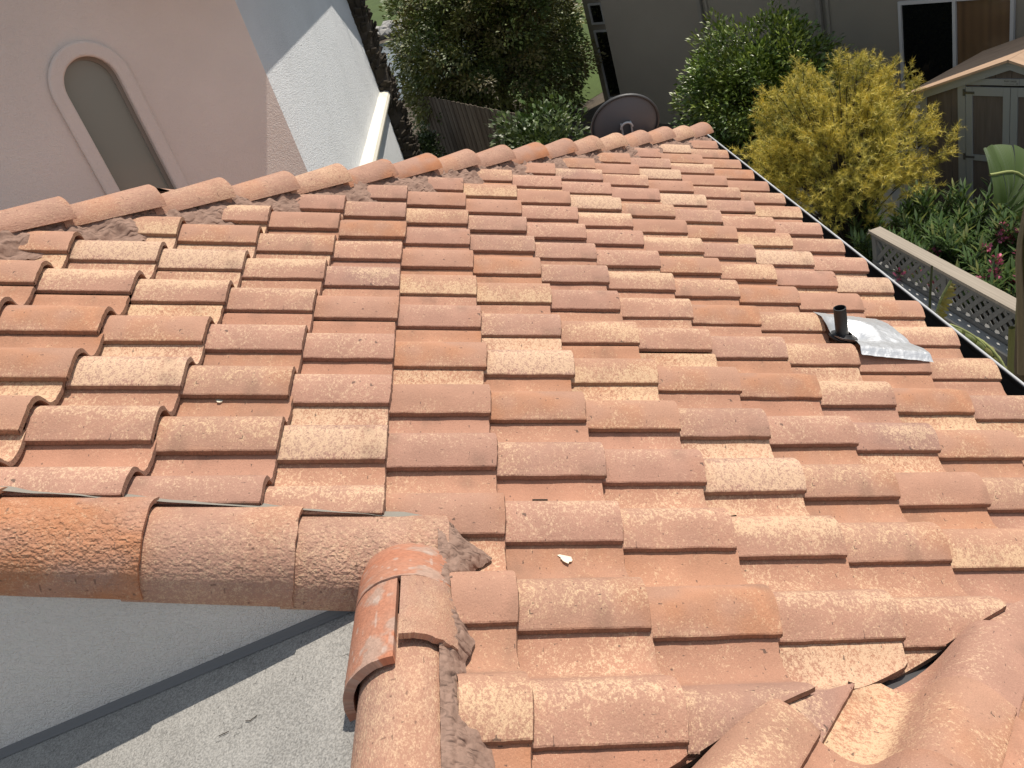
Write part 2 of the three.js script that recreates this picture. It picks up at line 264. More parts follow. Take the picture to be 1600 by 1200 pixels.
// ---- ridge caps
function capGeo(L, r0, r1, t0, t1, seed, th = 0.015) {     // half-round cap along x, tail at x = L, angle 0 is up, positive toward +z
  const NA = 22, NX = 5, P = [], UV = [], I = [], rr = RNG(seed), fo = 0;
  const at = (k, i, inn) => { const t = lerp(t0, t1, i / NA); let x = L * k / NX; if (k === NX) x += 0.004 * (vnoise(i * 0.7, seed, 2) - 0.5) * 2; const R = lerp(r0, r1, k / NX) - inn * th + 0.0015 * (vnoise(i * 0.5, k * 2, seed) - 0.5); return [x, Math.cos(t) * R, Math.sin(t) * R, x / L * 0.97 + 0.012 + fo, i / NA * 0.97 + 0.015]; };
  const strip = (inn, flip) => { const o = P.length / 3; for (let k = 0; k <= NX; k++) for (let i = 0; i <= NA; i++) { const q = at(k, i, inn); P.push(q[0], q[1], q[2]); UV.push(q[3], q[4]); }
    for (let k = 0; k < NX; k++) for (let i = 0; i < NA; i++) { const a = o + k * (NA + 1) + i, b = a + NA + 1; flip ? I.push(a, b, a + 1, a + 1, b, b + 1) : I.push(a, a + 1, b, a + 1, b + 1, b); } };
  strip(0, false); strip(1, true);
  const quad = (A, B, C, D) => { const o = P.length / 3; for (const q of [A, B, C, D]) { P.push(q[0], q[1], q[2]); UV.push(q[3], q[4]); } I.push(o, o + 1, o + 2, o, o + 2, o + 3); };
  for (let i = 0; i < NA; i++) { quad(at(NX, i, 0), at(NX, i + 1, 0), at(NX, i + 1, 1), at(NX, i, 1)); quad(at(0, i, 0), at(0, i, 1), at(0, i + 1, 1), at(0, i + 1, 0)); }
  for (let k = 0; k < NX; k++) { quad(at(k, 0, 0), at(k + 1, 0, 0), at(k + 1, 0, 1), at(k, 0, 1)); quad(at(k, NA, 0), at(k, NA, 1), at(k + 1, NA, 1), at(k + 1, NA, 0)); }
  const g = new THREE.BufferGeometry(); g.setAttribute('position', new THREE.Float32BufferAttribute(P, 3)); g.setAttribute('uv', new THREE.Float32BufferAttribute(UV, 2)); g.setIndex(I); g.computeVertexNormals(); return g;
}
function placeCap(parent, geo, mat, head, dir, up, label) {
  const x = dir.clone().normalize(), y = up.clone().addScaledVector(x, -up.dot(x)).normalize(), z = x.clone().cross(y);
  const m = part('ridge_cap', geo, mat, parent, label); m.position.copy(head); m.quaternion.setFromRotationMatrix(new THREE.Matrix4().makeBasis(x, y, z)); return m;
}
// hip at the far edge of the roof
const hipPt = (a, n = 0) => RW(a, -1.37 - 0.968 * (a + 2.13), n);
const hipDir = hipPt(1).sub(hipPt(0)).normalize(), hipUp = V(SE, 2 * CE, -SE).normalize();
hipUp.addScaledVector(hipDir, -hipUp.dot(hipDir)).normalize();
const hipSide = hipDir.clone().cross(hipUp);                // toward the near slope
{
  const rib = grid(900, 18, (u, v) => {
    const a = lerp(-3.5, 2.70, u), p = hipPt(a - 0.10), n1 = vnoise(a * 9, 1, 91), n2_ = fbm(a * 24, v * 5, 93, 4), n3 = vnoise(a * 60, v * 9, 95);
    const w = 0.200 + 0.075 * n1 + 0.02 * vnoise(a * 40, 3, 97), q = v * w;
    const inPlane = V(0.70 * CE, -0.70 * SE, 0.714);        // across the hip, lying in the near slope
    p.addScaledVector(inPlane, q);
    const h = lerp(0.090, -0.034, Math.pow(v, 1.15)) + 0.040 * (n2_ - 0.5) + 0.012 * (n3 - 0.5) + 0.016 * Math.abs(2 * vnoise(a * 34 + v * 4, v * 6 - a * 9, 99) - 1);
    p.addScaledVector(V(SE, CE, 0), h); return [p.x, p.y, p.z, a * 1.2, q * 1.2];
  });
  const hip = part('hip_mortar', rib, mortarMat, house, 'rough brown mortar bed under the far hip caps');
  const order = [1, 1, 5, 2, 0, 2, 3, 1, 4, 2, 5, 4, 1, 0, 3, 2, 2, 3, 1];
  const joints = [-2.64, -2.28, -1.935, -1.60, -1.30, -0.985, -0.695, -0.415, -0.115, 0.175, 0.465, 0.765, 1.055, 1.335, 1.61, 1.915, 2.23, 2.50, 2.79];
  joints.forEach((t, i) => {
    const prev = i ? joints[i - 1] : t - 0.33, L = (t - prev) * 1.36 + 0.06, rr = RNG(60 + i);
    const tail = hipPt(t - 0.105).addScaledVector(hipUp, 0.012 + 0.012 * rr()), head = tail.clone().addScaledVector(hipDir, -L).addScaledVector(hipUp, -0.040);
    placeCap(hip, capGeo(L, 0.112, 0.140, -1.62, 1.36, 200 + i), capMats[order[i % order.length]], head, tail.clone().sub(head), hipUp.clone().addScaledVector(hipSide, 0.05 * (rr() - 0.5)));
  });
}
// rake caps along the wall above the flat deck
{
  const rib = grid(160, 6, (u, v) => { const a = lerp(-2.3, -0.20, u), b = lerp(0.70, 0.622 - 0.010 * vnoise(a * 7, 2, 101), v), n = lerp(0.030, 0.008, v) + 0.006 * (vnoise(a * 16, v * 4, 103) - 0.5); const p = RW(a, b, n + 0.002); return [p.x, p.y, p.z, a, b]; });
  const rake = part('rake_mortar', rib, greyMortar, house, 'thin line of grey mortar along the near row of caps');
  const rd = V(CE, -SE, 0), ru = V(SE, CE, 0);
  [-1.855, -1.44, -1.025, -0.61, -0.175].forEach((t, i) => {
    const L = 0.475, tail = RW(t, 0.762, -0.100), head = RW(t - L, 0.762, -0.123);
    placeCap(rake, capGeo(L, 0.145, 0.156, -1.42, 1.93, 260 + i), rakeMats[[0, 2, 1, 2, 0][i]], head, tail.sub(head), ru.clone().addScaledVector(V(0, 0, 1), 0));
  });
}
// short ridge running toward the viewer beside the deck
{
  const rib = grid(14, 160, (u, v) => {
    const b = lerp(0.74, 2.1, v), wd = 0.012 + 0.035 * vnoise(b * 14, 5, 111) + 0.012 * vnoise(b * 45, 2, 112) + 0.075 * sstep(1.30, 1.52, b) * (0.6 + 0.5 * vnoise(b * 11, 7, 113)) + 0.07 * Math.exp(-Math.pow((b - 0.80) / 0.05, 2));
    const a = -0.215 + u * (wd + 0.05), n = lerp(0.050, -0.022, Math.pow(u, 1.7)) + 0.026 * (fbm(a * 40, b * 30, 115, 4) - 0.5) + 0.008 * (vnoise(a * 130, b * 130, 117) - 0.5);
    const p = RW(a, b, n); return [p.x, p.y, p.z, a * 1.4, b * 1.4];
  });
  const rg = part('ridge_mortar', rib, mortarMat, house, 'crumbling brown mortar beside the short ridge');
  const up = V(0.10, 1, 0).normalize(), far = V(0, 0, -1), near = V(0, 0, 1);
  const brokenMat = new THREE.MeshStandardMaterial({ map: makeTex(256, 256, (u, v) => { let c = mix3([0.46, 0.17, 0.09], TERRA, fbm(u * 4, v * 4, 121, 3)); const w = fbm(u * 5, v * 5 + 9, 127, 4); c = mix3(c, [0.42, 0.33, 0.27], 0.6 * sstep(0.56, 0.72, w)); c = mix3(c, [0.50, 0.42, 0.36], 0.45 * sstep(0.78, 0.90, vnoise(u * 9, v * 22, 131))); return c.map(x => x * (0.85 + 0.3 * vnoise(u * 60, v * 60, 129))); }), bumpMap: clayBump, bumpScale: 0.0012, roughness: 0.85 });
  // whole cap below, then the broken one bedded on top of it in three pieces
  placeCap(rg, capGeo(0.62, 0.128, 0.140, -1.25, 1.62, 281), capMats[0], V(-0.283, 4.236, 1.10), V(0, -0.002, 1), up);
  placeCap(rg, capGeo(0.62, 0.128, 0.142, -1.25, 1.62, 282), capMats[5], V(-0.283, 4.218, 1.62), V(0, -0.002, 1), up);
  placeCap(rg, capGeo(0.135, 0.146, 0.150, -1.16, 1.75, 283), brokenMat, V(-0.287, 4.250, 0.865), V(0, 0.01, 1), up, 'broken red cap piece with white lime stains');
  placeCap(rg, capGeo(0.285, 0.152, 0.160, -0.02, 1.95, 284, 0.026), brokenMat, V(-0.289, 4.243, 0.995), V(0, 0.005, 1), up, 'broken red cap piece hanging over the deck');
  placeCap(rg, capGeo(0.215, 0.149, 0.154, -1.20, -0.075, 285, 0.020), capMats[0], V(-0.285, 4.250, 0.998), V(0, 0.005, 1), up, 'small patch of cap beside the mortar');
  const lump = new THREE.IcosahedronGeometry(0.055, 5); { const p = lump.attributes.position; for (let i = 0; i < p.count; i++) { const v = V().fromBufferAttribute(p, i), k = 1 + 0.45 * (fbm(v.x * 30 + 9, v.y * 26 + v.z * 31, 133, 4) - 0.5); p.setXYZ(i, v.x * k * 0.62, v.y * k * 1.15, v.z * k * 1.55); } lump.computeVertexNormals(); }
  const l1 = part('mortar_lump', lump, mortarMat, rg); l1.position.copy(RW(-0.172, 0.745, -0.022));
}
// wall under the rake caps and the flat deck
{
  const s = new THREE.Shape(); s.moveTo(-3.4, 3.2); s.lineTo(-0.30, 3.2); s.lineTo(-0.30, H0 + 0.30 * 0.4663 - 0.11); s.lineTo(-3.4, H0 + 3.4 * 0.4663 - 0.11); s.closePath();
  const g = new THREE.ExtrudeGeometry(s, { depth: 0.2, bevelEnabled: false }); g.translate(0, 0, 0.672); part('parapet_wall', muv(g), greyStucco, house, 'shaded grey stucco wall under the rake caps');
  const dk = y => 4.226 + 0.152 * (y + 0.466);
  const d = new THREE.Shape(); d.moveTo(-3.4, dk(-3.4)); d.lineTo(-0.27, dk(-0.27)); d.lineTo(-0.27, dk(-0.27) - 0.2); d.lineTo(-3.4, dk(-3.4) - 0.2); d.closePath();
  const dg = new THREE.ExtrudeGeometry(d, { depth: 2.2, bevelEnabled: false }); dg.translate(0, 0, 0.874); part('flat_deck', muv(dg), deckMat, house, 'sunlit pale gritty flat deck at the lower left');
  // cove strip where the wall meets the deck
  const cv = new THREE.Shape(); cv.moveTo(0, 0); cv.lineTo(0.020, 0.002); cv.lineTo(0.009, 0.009); cv.lineTo(0.003, 0.022); cv.lineTo(0, 0.024); cv.closePath();
  const cg = new THREE.ExtrudeGeometry(cv, { depth: 3.2, bevelEnabled: false }); const cm = part('cove_strip', cg, std(lin(0.17, 0.17, 0.17)), house);
  const cx = V(1, 0.152, 0).normalize(); cm.position.set(-0.3, dk(-0.3) + 0.001, 0.8725); cm.quaternion.setFromRotationMatrix(new THREE.Matrix4().makeBasis(V(0, 0, 1), V(-cx.y, cx.x, 0), V(-cx.x, -cx.y, 0)));
}
// walls of the house, back slope, gutter
{
  part('wall', box(-3.4, 2.1, 0, 2.95, -5.6, 0.65), whiteStucco, house);
  const back = grid(1, 1, (u, v) => { const a = lerp(-3.5, 2.72, u); const p = hipPt(a - 0.1, -0.05), q = V(p.x, 3.02, -6.36); return v ? [q.x, q.y, q.z] : [p.x, p.y, p.z]; }); part('roof_slope', back, felt, house); back.translate(0, -0.09, 0);
  const prof = [[0, 0], [0, -0.11], [0.10, -0.11], [0.128, -0.03], [0.128, 0.008], [0.116, 0.012], [0.112, 0.004], [0.116, -0.026], [0.092, -0.1], [0.008, -0.1], [0.008, 0]];
  const gs = new THREE.Shape(); prof.forEach(([x, y], i) => i ? gs.lineTo(x, y) : gs.moveTo(x, y)); gs.closePath();
  const gg = new THREE.ExtrudeGeometry(gs, { depth: 6.9, bevelEnabled: false }); const gm = part('gutter', gg, std(lin(0.02, 0.019, 0.018), { roughness: 0.8 }), house, 'dark gutter along the eave'); gm.position.set(2.425, 3.002, -6.4);  // whole trough in one near-black colour
  const lp = part('gutter_lip', tube([[2.547, 3.014, -6.4], [2.547, 3.014, -3], [2.547, 3.014, 0.5]], 0.0085, 8), std(lin(0.5, 0.51, 0.52), { roughness: 0.5 }), house, 'thin pale rim of the gutter');
  part('fascia_board', box(2.37, 2.42, 2.82, 3.0, -6.38, 0.5), std(lin(0.20, 0.17, 0.14)), house);
}
shade(house);

// tiles of the back slope beyond the hip
{
  const dirB = V(0, -SE, -CE), nB = V(0, CE, -SE), zB = dirB.clone().cross(nB), q = new THREE.Quaternion().setFromRotationMatrix(new THREE.Matrix4().makeBasis(dirB, nB, zB));
  const geos = []; const eave = V(0, 3.03, -6.33);
  for (let r = 0; r < 17; r++) for (let c = 0; c < 12; c++) { const a0 = -c * EXPO, x = 2.45 - r * PITCH; const p = eave.clone().addScaledVector(dirB, a0); const hipZ = hipPt(0).z - (x - hipPt(0).x) * (hipPt(1).z - hipPt(0).z) / (hipPt(0).x - hipPt(1).x); if (p.z + TLEN * CE > hipZ - 0.75) continue; const t = fullVariants[(r + c) % 6].clone(); t.applyMatrix4(new THREE.Matrix4().compose(V(x, p.y, p.z), q, V(1, 1, 1))); geos.push(t); }
  const m = part('back_slope_tiles', mergeGeometries(geos), tileMats[4], house); m.userData.kind = 'stuff';
}
// ---- vent pipe standing on the roof
{
  const o = RW(1.955, -1.035, 0), g = thing('vent_pipe', 'black plumbing vent pipe rising through a silver flashing on the tiles', 'vent pipe', [o.x, o.y, o.z]);
  const black = std(lin(0.012, 0.012, 0.013), { roughness: 0.55 });
  const pipe = new THREE.LatheGeometry([[0.026, 0], [0.032, 0], [0.032, 0.205], [0.0315, 0.2075], [0.026, 0.2075], [0.026, 0.02], [0.026, 0]].map(p => new THREE.Vector2(...p)), 24); part('pipe', pipe, black, g);
  const collar = new THREE.LatheGeometry([[0.033, 0.030], [0.037, 0.029], [0.043, 0.018], [0.068, 0.010], [0.078, 0.004], [0.078, -0.004], [0.05, -0.006]].map(p => new THREE.Vector2(...p)), 28); const cm = part('collar', collar, black, g); cm.rotation.z = -S; cm.position.set(0.012 * SE, 0.026, 0);
  // soft metal flashing dressed over the tile shape
  const alu = new THREE.MeshStandardMaterial({ color: lin(0.72, 0.73, 0.74), metalness: 0.75, roughness: 0.42, bumpMap: rep(mortarBump, 1), bumpScale: 0.002 });
  const prof = z => { const t = (z / PITCH + 30) % 1; for (let i = 1; i < PROF.length; i++) if (t <= PROF[i][0]) { const A = PROF[i - 1], B = PROF[i]; return lerp(A[1], B[1], (t - A[0]) / (B[0] - A[0])); } return 0.003; };
  const fl = grid(40, 60, (u, v) => {
    const b = lerp(-1.27, -0.775, v), a = lerp(1.862 + 0.02 * vnoise(v * 4, 1, 5), 2.245 + 0.02 * vnoise(v * 5, 2, 5), u), rr = Math.hypot(a - 1.955, b + 1.035);
    const zone = sstep(-0.95, -0.87, b); let n = lerp(0.050 + 0.030 * Math.sin(Math.min(1, (b + 1.27) / 0.34) * 2.6), 0.075 - 0.026 * sstep(-0.83, -0.775, b), zone);
    n += 0.006 * (fbm(a * 14, b * 14, 141, 3) - 0.5) + 0.004 * (fbm(a * 50, b * 40, 143, 3) - 0.5); n = lerp(0.024, n, sstep(0.06, 0.17, rr)); n += 0.010 * Math.exp(-Math.pow((rr - 0.10) / 0.025, 2));
    const p = RW(lerp(a, a + 0.05, zone), b, n + 0.006).sub(o); return [p.x, p.y, p.z, a * 2, b * 2];
  });
  part('flashing', fl, alu, g, 'crinkled silver metal sheet');
  shade(g);
}
// ---- small marks on the tiles
function splat(a, b, n, R, seed, label) {
  const g = new THREE.CircleGeometry(R, 20), p = g.attributes.position; for (let i = 1; i < p.count; i++) { const k = 0.6 + 0.7 * vnoise(i * 0.9, seed, 7); p.setXYZ(i, p.getX(i) * k, p.getY(i) * k * 1.2, 0); }
  const e = new THREE.ExtrudeGeometry(new THREE.Shape(Array.from({ length: p.count - 2 }, (_, i) => new THREE.Vector2(p.getX(i + 1), p.getY(i + 1)))), { depth: 0.002, bevelEnabled: false });
  const m = new THREE.Mesh(e, std(lin(0.80, 0.74, 0.58))); m.name = numbered('bird_dropping'); m.userData = { label, category: 'bird dropping' }; const w = RW(a, b, n); m.position.copy(w); m.quaternion.setFromRotationMatrix(new THREE.Matrix4().makeBasis(V(CE, -SE, 0), V(0, 0, -1), V(SE, CE, 0))); scene.add(shade(m));
}
house.updateMatrixWorld(true);
const rc = new THREE.Raycaster();
function settle(a, b) { rc.set(RW(a, b, 0.4), V(-SE, -CE, 0)); const h = rc.intersectObject(roofSlope, true)[0]; return h ? 0.4 - h.distance + 0.002 : 0.03; }
const drop = (a, b, R, s, l) => splat(a, b, settle(a, b), R, s, l);
drop(0.19, 0.765, 0.020, 3, 'pale bird dropping on the tile in front of the flat deck corner');
drop(1.905, 0.30, 0.015, 5, 'small pale bird dropping on a tile at the right edge');
drop(-1.00, 0.02, 0.012, 9, 'tiny pale bird dropping on an orange tile at the left');
{
  const mk = (pts, r, label) => { const m = new THREE.Mesh(tube(pts.map(([a, b, n]) => { const w = RW(a, b, settle(a, b) + n); return [w.x, w.y, w.z]; }), r, 10, 5), std(lin(0.03, 0.022, 0.016))); m.name = numbered('twig'); m.userData = { label, category: 'twig' }; scene.add(shade(m)); };
  mk([[0.735, 0.492, 0.003], [0.765, 0.488, 0.006], [0.80, 0.515, 0.006], [0.815, 0.545, 0.003]], 0.0028, 'thin dark bent twig lying across a tile joint');
  mk([[0.10, 0.56, 0.002], [0.125, 0.56, 0.002], [0.15, 0.561, 0.002]], 0.003, 'short dark straw on the tile above the pale bird dropping');
}

{ const dk = x => 4.226 + 0.152 * (x + 0.466) + 0.004, m = (pts, label) => { const t = new THREE.Mesh(tube(pts.map(([x, z]) => [x, dk(x), z]), 0.0013, 10, 5), std(lin(0.035, 0.022, 0.015))); t.name = numbered('twig'); t.userData = { label, category: 'twig' }; scene.add(shade(t)); };
  m([[-0.78, 1.145], [-0.765, 1.150], [-0.745, 1.142]], 'tiny dry sprig lying on the pale flat deck'); m([[-0.86, 1.16], [-0.83, 1.158]], 'tiny dry stalk on the pale flat deck beside the sprig'); }

// ================================================================== THE PINK AND WHITE STUCCO HOUSE
{
  const C = V(-1.881, 0, -7.054), g = thing('stucco_house', 'tall pink and white stucco house with an arched window beyond the hip', 'house', [C.x, 0, C.z]);
  // white side, running straight away
  part('wall', box(-0.3, 0, 0, 6.45, -10.62, 0.0), whiteStucco, g, 'white sunlit stucco wall');
  // pink side with the arched window, running toward the left and nearer
  const W = 5.2, s = new THREE.Shape(); s.moveTo(-W, 0); s.lineTo(0, 0); s.lineTo(0, 7.4); s.lineTo(-W, 7.4); s.closePath();
  const arch = (cx, hw, y0, ys) => { const p = new THREE.Path(); p.moveTo(cx - hw, y0); p.lineTo(cx + hw, y0); p.lineTo(cx + hw, ys); p.absarc(cx, ys, hw, 0, Math.PI, false); p.lineTo(cx - hw, y0); return p; };
  const cx = -1.82, hw = 0.265, ys = 5.39; s.holes.push(arch(cx, hw + 0.02, 3.5, ys));
  const pw = new THREE.ExtrudeGeometry(s, { depth: 0.3, bevelEnabled: false, curveSegments: 32 }); pw.translate(0, 0, -0.3);
  const piv = new THREE.Group(); piv.name = 'window_side'; piv.rotation.y = Math.PI / 4; g.add(piv);
  // (the group's x axis runs along the wall to the corner, z faces out)
  part('wall', muv(pw), pinkStucco, piv, 'shaded pinkish stucco wall');
  const fs = new THREE.Shape(arch(cx, 0.40, 3.3, ys).getPoints(32)); fs.holes.push(arch(cx, hw, 3.45, ys));
  const fg = new THREE.ExtrudeGeometry(fs, { depth: 0.006, bevelEnabled: true, bevelSize: 0.028, bevelThickness: 0.022, bevelOffset: -0.028, bevelSegments: 4, curveSegments: 32 }); fg.translate(0, 0, 0.023);
  part('window_surround', muv(fg), pinkStucco, piv, 'raised arched stucco surround');
  const ws = new THREE.Shape(arch(cx, hw + 0.019, 3.5, ys).getPoints(32)); ws.holes.push(arch(cx, hw - 0.022, 3.53, ys)); const wg = new THREE.ExtrudeGeometry(ws, { depth: 0.04, bevelEnabled: false, curveSegments: 32 }); wg.translate(0, 0, -0.10);
  part('window_frame', wg, std(lin(0.30, 0.27, 0.23), { roughness: 0.6 }), piv);
  const pg = new THREE.ExtrudeGeometry(new THREE.Shape(arch(cx, hw - 0.018, 3.52, ys).getPoints(32)), { depth: 0.008, bevelEnabled: false }); pg.translate(0, 0, -0.085);
  part('pane', pg, new THREE.MeshPhysicalMaterial({ color: lin(0.27, 0.275, 0.235), roughness: 0.18, clearcoat: 0.6, clearcoatRoughness: 0.08 }), piv, 'cloudy grey green arched glass');
  // moulding along the white wall
  const bs = new THREE.Shape(); [[0, 0], [0.10, 0.0], [0.17, 0.05], [0.19, 0.12], [0.17, 0.19], [0.10, 0.235], [0, 0.26]].forEach(([x, y], i) => i ? bs.lineTo(x, y) : bs.moveTo(x, y)); bs.closePath();
  const bg = new THREE.ExtrudeGeometry(bs, { depth: 9.6, bevelEnabled: false }); bg.translate(0.001, 2.58, -10.62); part('wall_moulding', bg, stucco([0.84, 0.80, 0.68], 0.003), g, 'cream moulding along the white wall');
  // eave: level, then falling toward the far end
  const es = new THREE.Shape(); [[1.6, 6.46], [-7.67, 6.52], [-12.2, 4.55], [-12.2, 4.78], [-7.6, 6.72], [1.6, 6.66]].forEach(([z, y], i) => i ? es.lineTo(-z, y) : es.moveTo(-z, y)); es.closePath();
  const eg = new THREE.ExtrudeGeometry(es, { depth: 0.9, bevelEnabled: false }); eg.rotateY(Math.PI / 2); eg.translate(-0.3, 0, 0); part('eave', muv(eg), std(lin(0.6, 0.6, 0.58)), g, 'white boarded eave');
  part('eave', box(-5.6, 0.42, 7.41, 7.6, -0.4, 0.75), std(lin(0.6, 0.6, 0.58)), piv, 'boarded eave over the arched window');
  shade(g);
}

// ================================================================== GROUND
const soilMat = new THREE.MeshStandardMaterial({ map: rep(makeTex(512, 512, (u, v) => { const n = fbm(u * 10, v * 10, 151, 5, 10), f = vnoise(u * 120, v * 120, 153, 120), t = 0.6 + 0.7 * n + 0.4 * (f - 0.5); return [0.085 * t, 0.068 * t, 0.048 * t]; }), 0.25), roughness: 1 });
const lawnMat = new THREE.MeshStandardMaterial({ map: rep(makeTex(512, 512, (u, v) => { const n = fbm(u * 6, v * 6, 161, 5, 6), f = vnoise(u * 200, v * 200, 163, 200), t = 0.7 + 0.5 * n + 0.35 * (f - 0.5); return [0.060 * t, 0.092 * t, 0.018 * t]; }), 0.12), roughness: 1 });
const sheet = (pts, y, mat, name) => { const s = new THREE.Shape(); pts.forEach(([x, z], i) => i ? s.lineTo(x, -z) : s.moveTo(x, -z)); const g = new THREE.ShapeGeometry(s, 12); g.rotateX(-Math.PI / 2); g.translate(0, y, 0); return structure(name, muv(g), mat); };
sheet([[-300, 100], [300, 100], [300, -600], [-300, -600]], 0, soilMat, 'ground');
sheet([[-200, -57], [-8, -56], [4, -58], [30, -60], [250, -58], [250, -500], [-200, -500]], 0.012, lawnMat, 'lawn');
sheet([[1.6, -23], [3.2, -22.2], [4.6, -23.5], [5.6, -30], [14, -56], [1.5, -56], [1.2, -27]], 0.008, lawnMat, 'lawn');
{ const pts = []; for (let i = 0; i <= 40; i++) { const t = i / 40; pts.push([lerp(-30, 0.6, t), -33 + 1.2 * Math.sin(t * 9)]); } for (let i = 40; i >= 0; i--) { const t = i / 40; pts.push([lerp(-30, 0.6, t), -53.5 + 1.0 * Math.sin(t * 7 + 1)]); }
  sheet(pts, 0.006, new THREE.MeshPhysicalMaterial({ color: lin(0.025, 0.045, 0.05), roughness: 0.06, bumpMap: rep(mortarBump, 0.3), bumpScale: 0.003 }), 'pond'); }
{ const concrete = new THREE.MeshStandardMaterial({ map: rep(makeTex(256, 256, (u, v) => { const t = 0.85 + 0.3 * fbm(u * 8, v * 8, 171, 4, 8); return [0.40 * t, 0.385 * t, 0.35 * t]; }), 0.5), roughness: 0.95 });
  sheet([[2.9, -3], [4.2, -3], [3.9, -7.6], [6.35, -9.35], [8.4, -13.0], [6.6, -13.6], [3.4, -9.4], [2.9, -6]], 0.008, concrete, 'path');
  sheet([[-2.3, -15.6], [-0.6, -16.2], [-0.5, -21.2], [-2.2, -22.5]], 0.008, new THREE.MeshStandardMaterial({ map: rep(makeTex(256, 256, (u, v) => { const n = fbm(u * 30, v * 30, 175, 4), t = 0.6 + 0.8 * n; return [0.36 * t, 0.27 * t, 0.17 * t]; }), 0.6), roughness: 1 }), 'garden_path'); }
// stones on the far bank of the pond
{ const geos = [], r = RNG(181); for (let i = 0; i < 420; i++) { const g = new THREE.IcosahedronGeometry(0.22 + 0.34 * r(), 0); g.scale(1, 0.7, 0.9); g.rotateY(r() * 6); g.translate(lerp(-16, 8, r()), 0.1 + 0.5 * r(), -54.2 - 2.6 * r()); geos.push(g); }
  const m = new THREE.Mesh(mergeGeometries(geos), std(lin(0.33, 0.32, 0.30))); m.name = 'bank_stones'; m.userData = { kind: 'stuff', label: 'pale grey stones heaped along the far bank of the pond', category: 'stones' }; scene.add(shade(m)); }

// ================================================================== FOLIAGE
function leafGeo(len, w, fold = 0.25, segs = 1) {
  const P = [], I = []; const n = segs + 1;
  for (let i = 0; i <= n; i++) { const t = i / n, hw = w / 2 * Math.pow(Math.sin(Math.PI * Math.min(1, Math.max(0, 0.06 + 0.94 * t))), 0.8), y = -0.25 * len * t * t; P.push(-hw, y + hw * fold, len * t, 0, y, len * t, hw, y + hw * fold, len * t); }
  for (let i = 0; i < n; i++) { const a = i * 3; I.push(a, a + 3, a + 1, a + 1, a + 3, a + 4, a + 1, a + 4, a + 2, a + 2, a + 4, a + 5); }
  const g = new THREE.BufferGeometry(); g.setAttribute('position', new THREE.Float32BufferAttribute(P, 3)); g.setIndex(I); g.computeVertexNormals(); return g;
}
const leafMat = (o = {}) => new THREE.MeshPhysicalMaterial({ color: 0xffffff, roughness: 0.55, transmission: 0.32, thickness: 0, side: THREE.DoubleSide, ...o });
class Leaves {
  constructor() { this.m = []; this.c = []; }
  add(p, dir, roll, s, col) { const z = dir.clone().normalize(), u = Math.abs(z.y) > 0.95 ? V(1, 0, 0) : V(0, 1, 0), x = u.clone().cross(z).normalize(), y = z.clone().cross(x); const M = new THREE.Matrix4().makeBasis(x, y, z).multiply(new THREE.Matrix4().makeRotationZ(roll)).scale(V(s, s, s)); M.setPosition(p); this.m.push(M); this.c.push(col); }
  build(name, geo, mat, parent) { const im = new THREE.InstancedMesh(geo, mat, this.m.length), k = new THREE.Color(); this.m.forEach((M, i) => { im.setMatrixAt(i, M); im.setColorAt(i, k.setRGB(...this.c[i])); }); im.name = name; im.userData.kind = 'stuff'; im.castShadow = im.receiveShadow = true; im.frustumCulled = false; parent.add(im); return im; }
}
const rdir = r => { const z = r() * 2 - 1, t = r() * Math.PI * 2, k = Math.sqrt(1 - z * z); return V(k * Math.cos(t), z, k * Math.sin(t)); };
function vary(c, r, k = 0.35) { const t = 1 + k * (r() - 0.5) * 2, h = 1 + 0.12 * (r() - 0.5); return [c[0] * t * h, c[1] * t, c[2] * t]; }
function woody(pts, r0, r1, seg = 8) { const curve = new THREE.CatmullRomCurve3(pts); const g = new THREE.TubeGeometry(curve, seg, 1, 6, false), p = g.attributes.position; for (let i = 0; i <= seg; i++) { const c = curve.getPointAt(i / seg), R = lerp(r0, r1, i / seg); for (let k = 0; k <= 6; k++) { const q = i * 7 + k; p.setXYZ(q, c.x + (p.getX(q) - c.x) * R, c.y + (p.getY(q) - c.y) * R, c.z + (p.getZ(q) - c.z) * R); } } g.computeVertexNormals(); return g; }
const barkMat = std(lin(0.075, 0.06, 0.045), { roughness: 1, bumpMap: rep(mortarBump, 3), bumpScale: 0.02 });
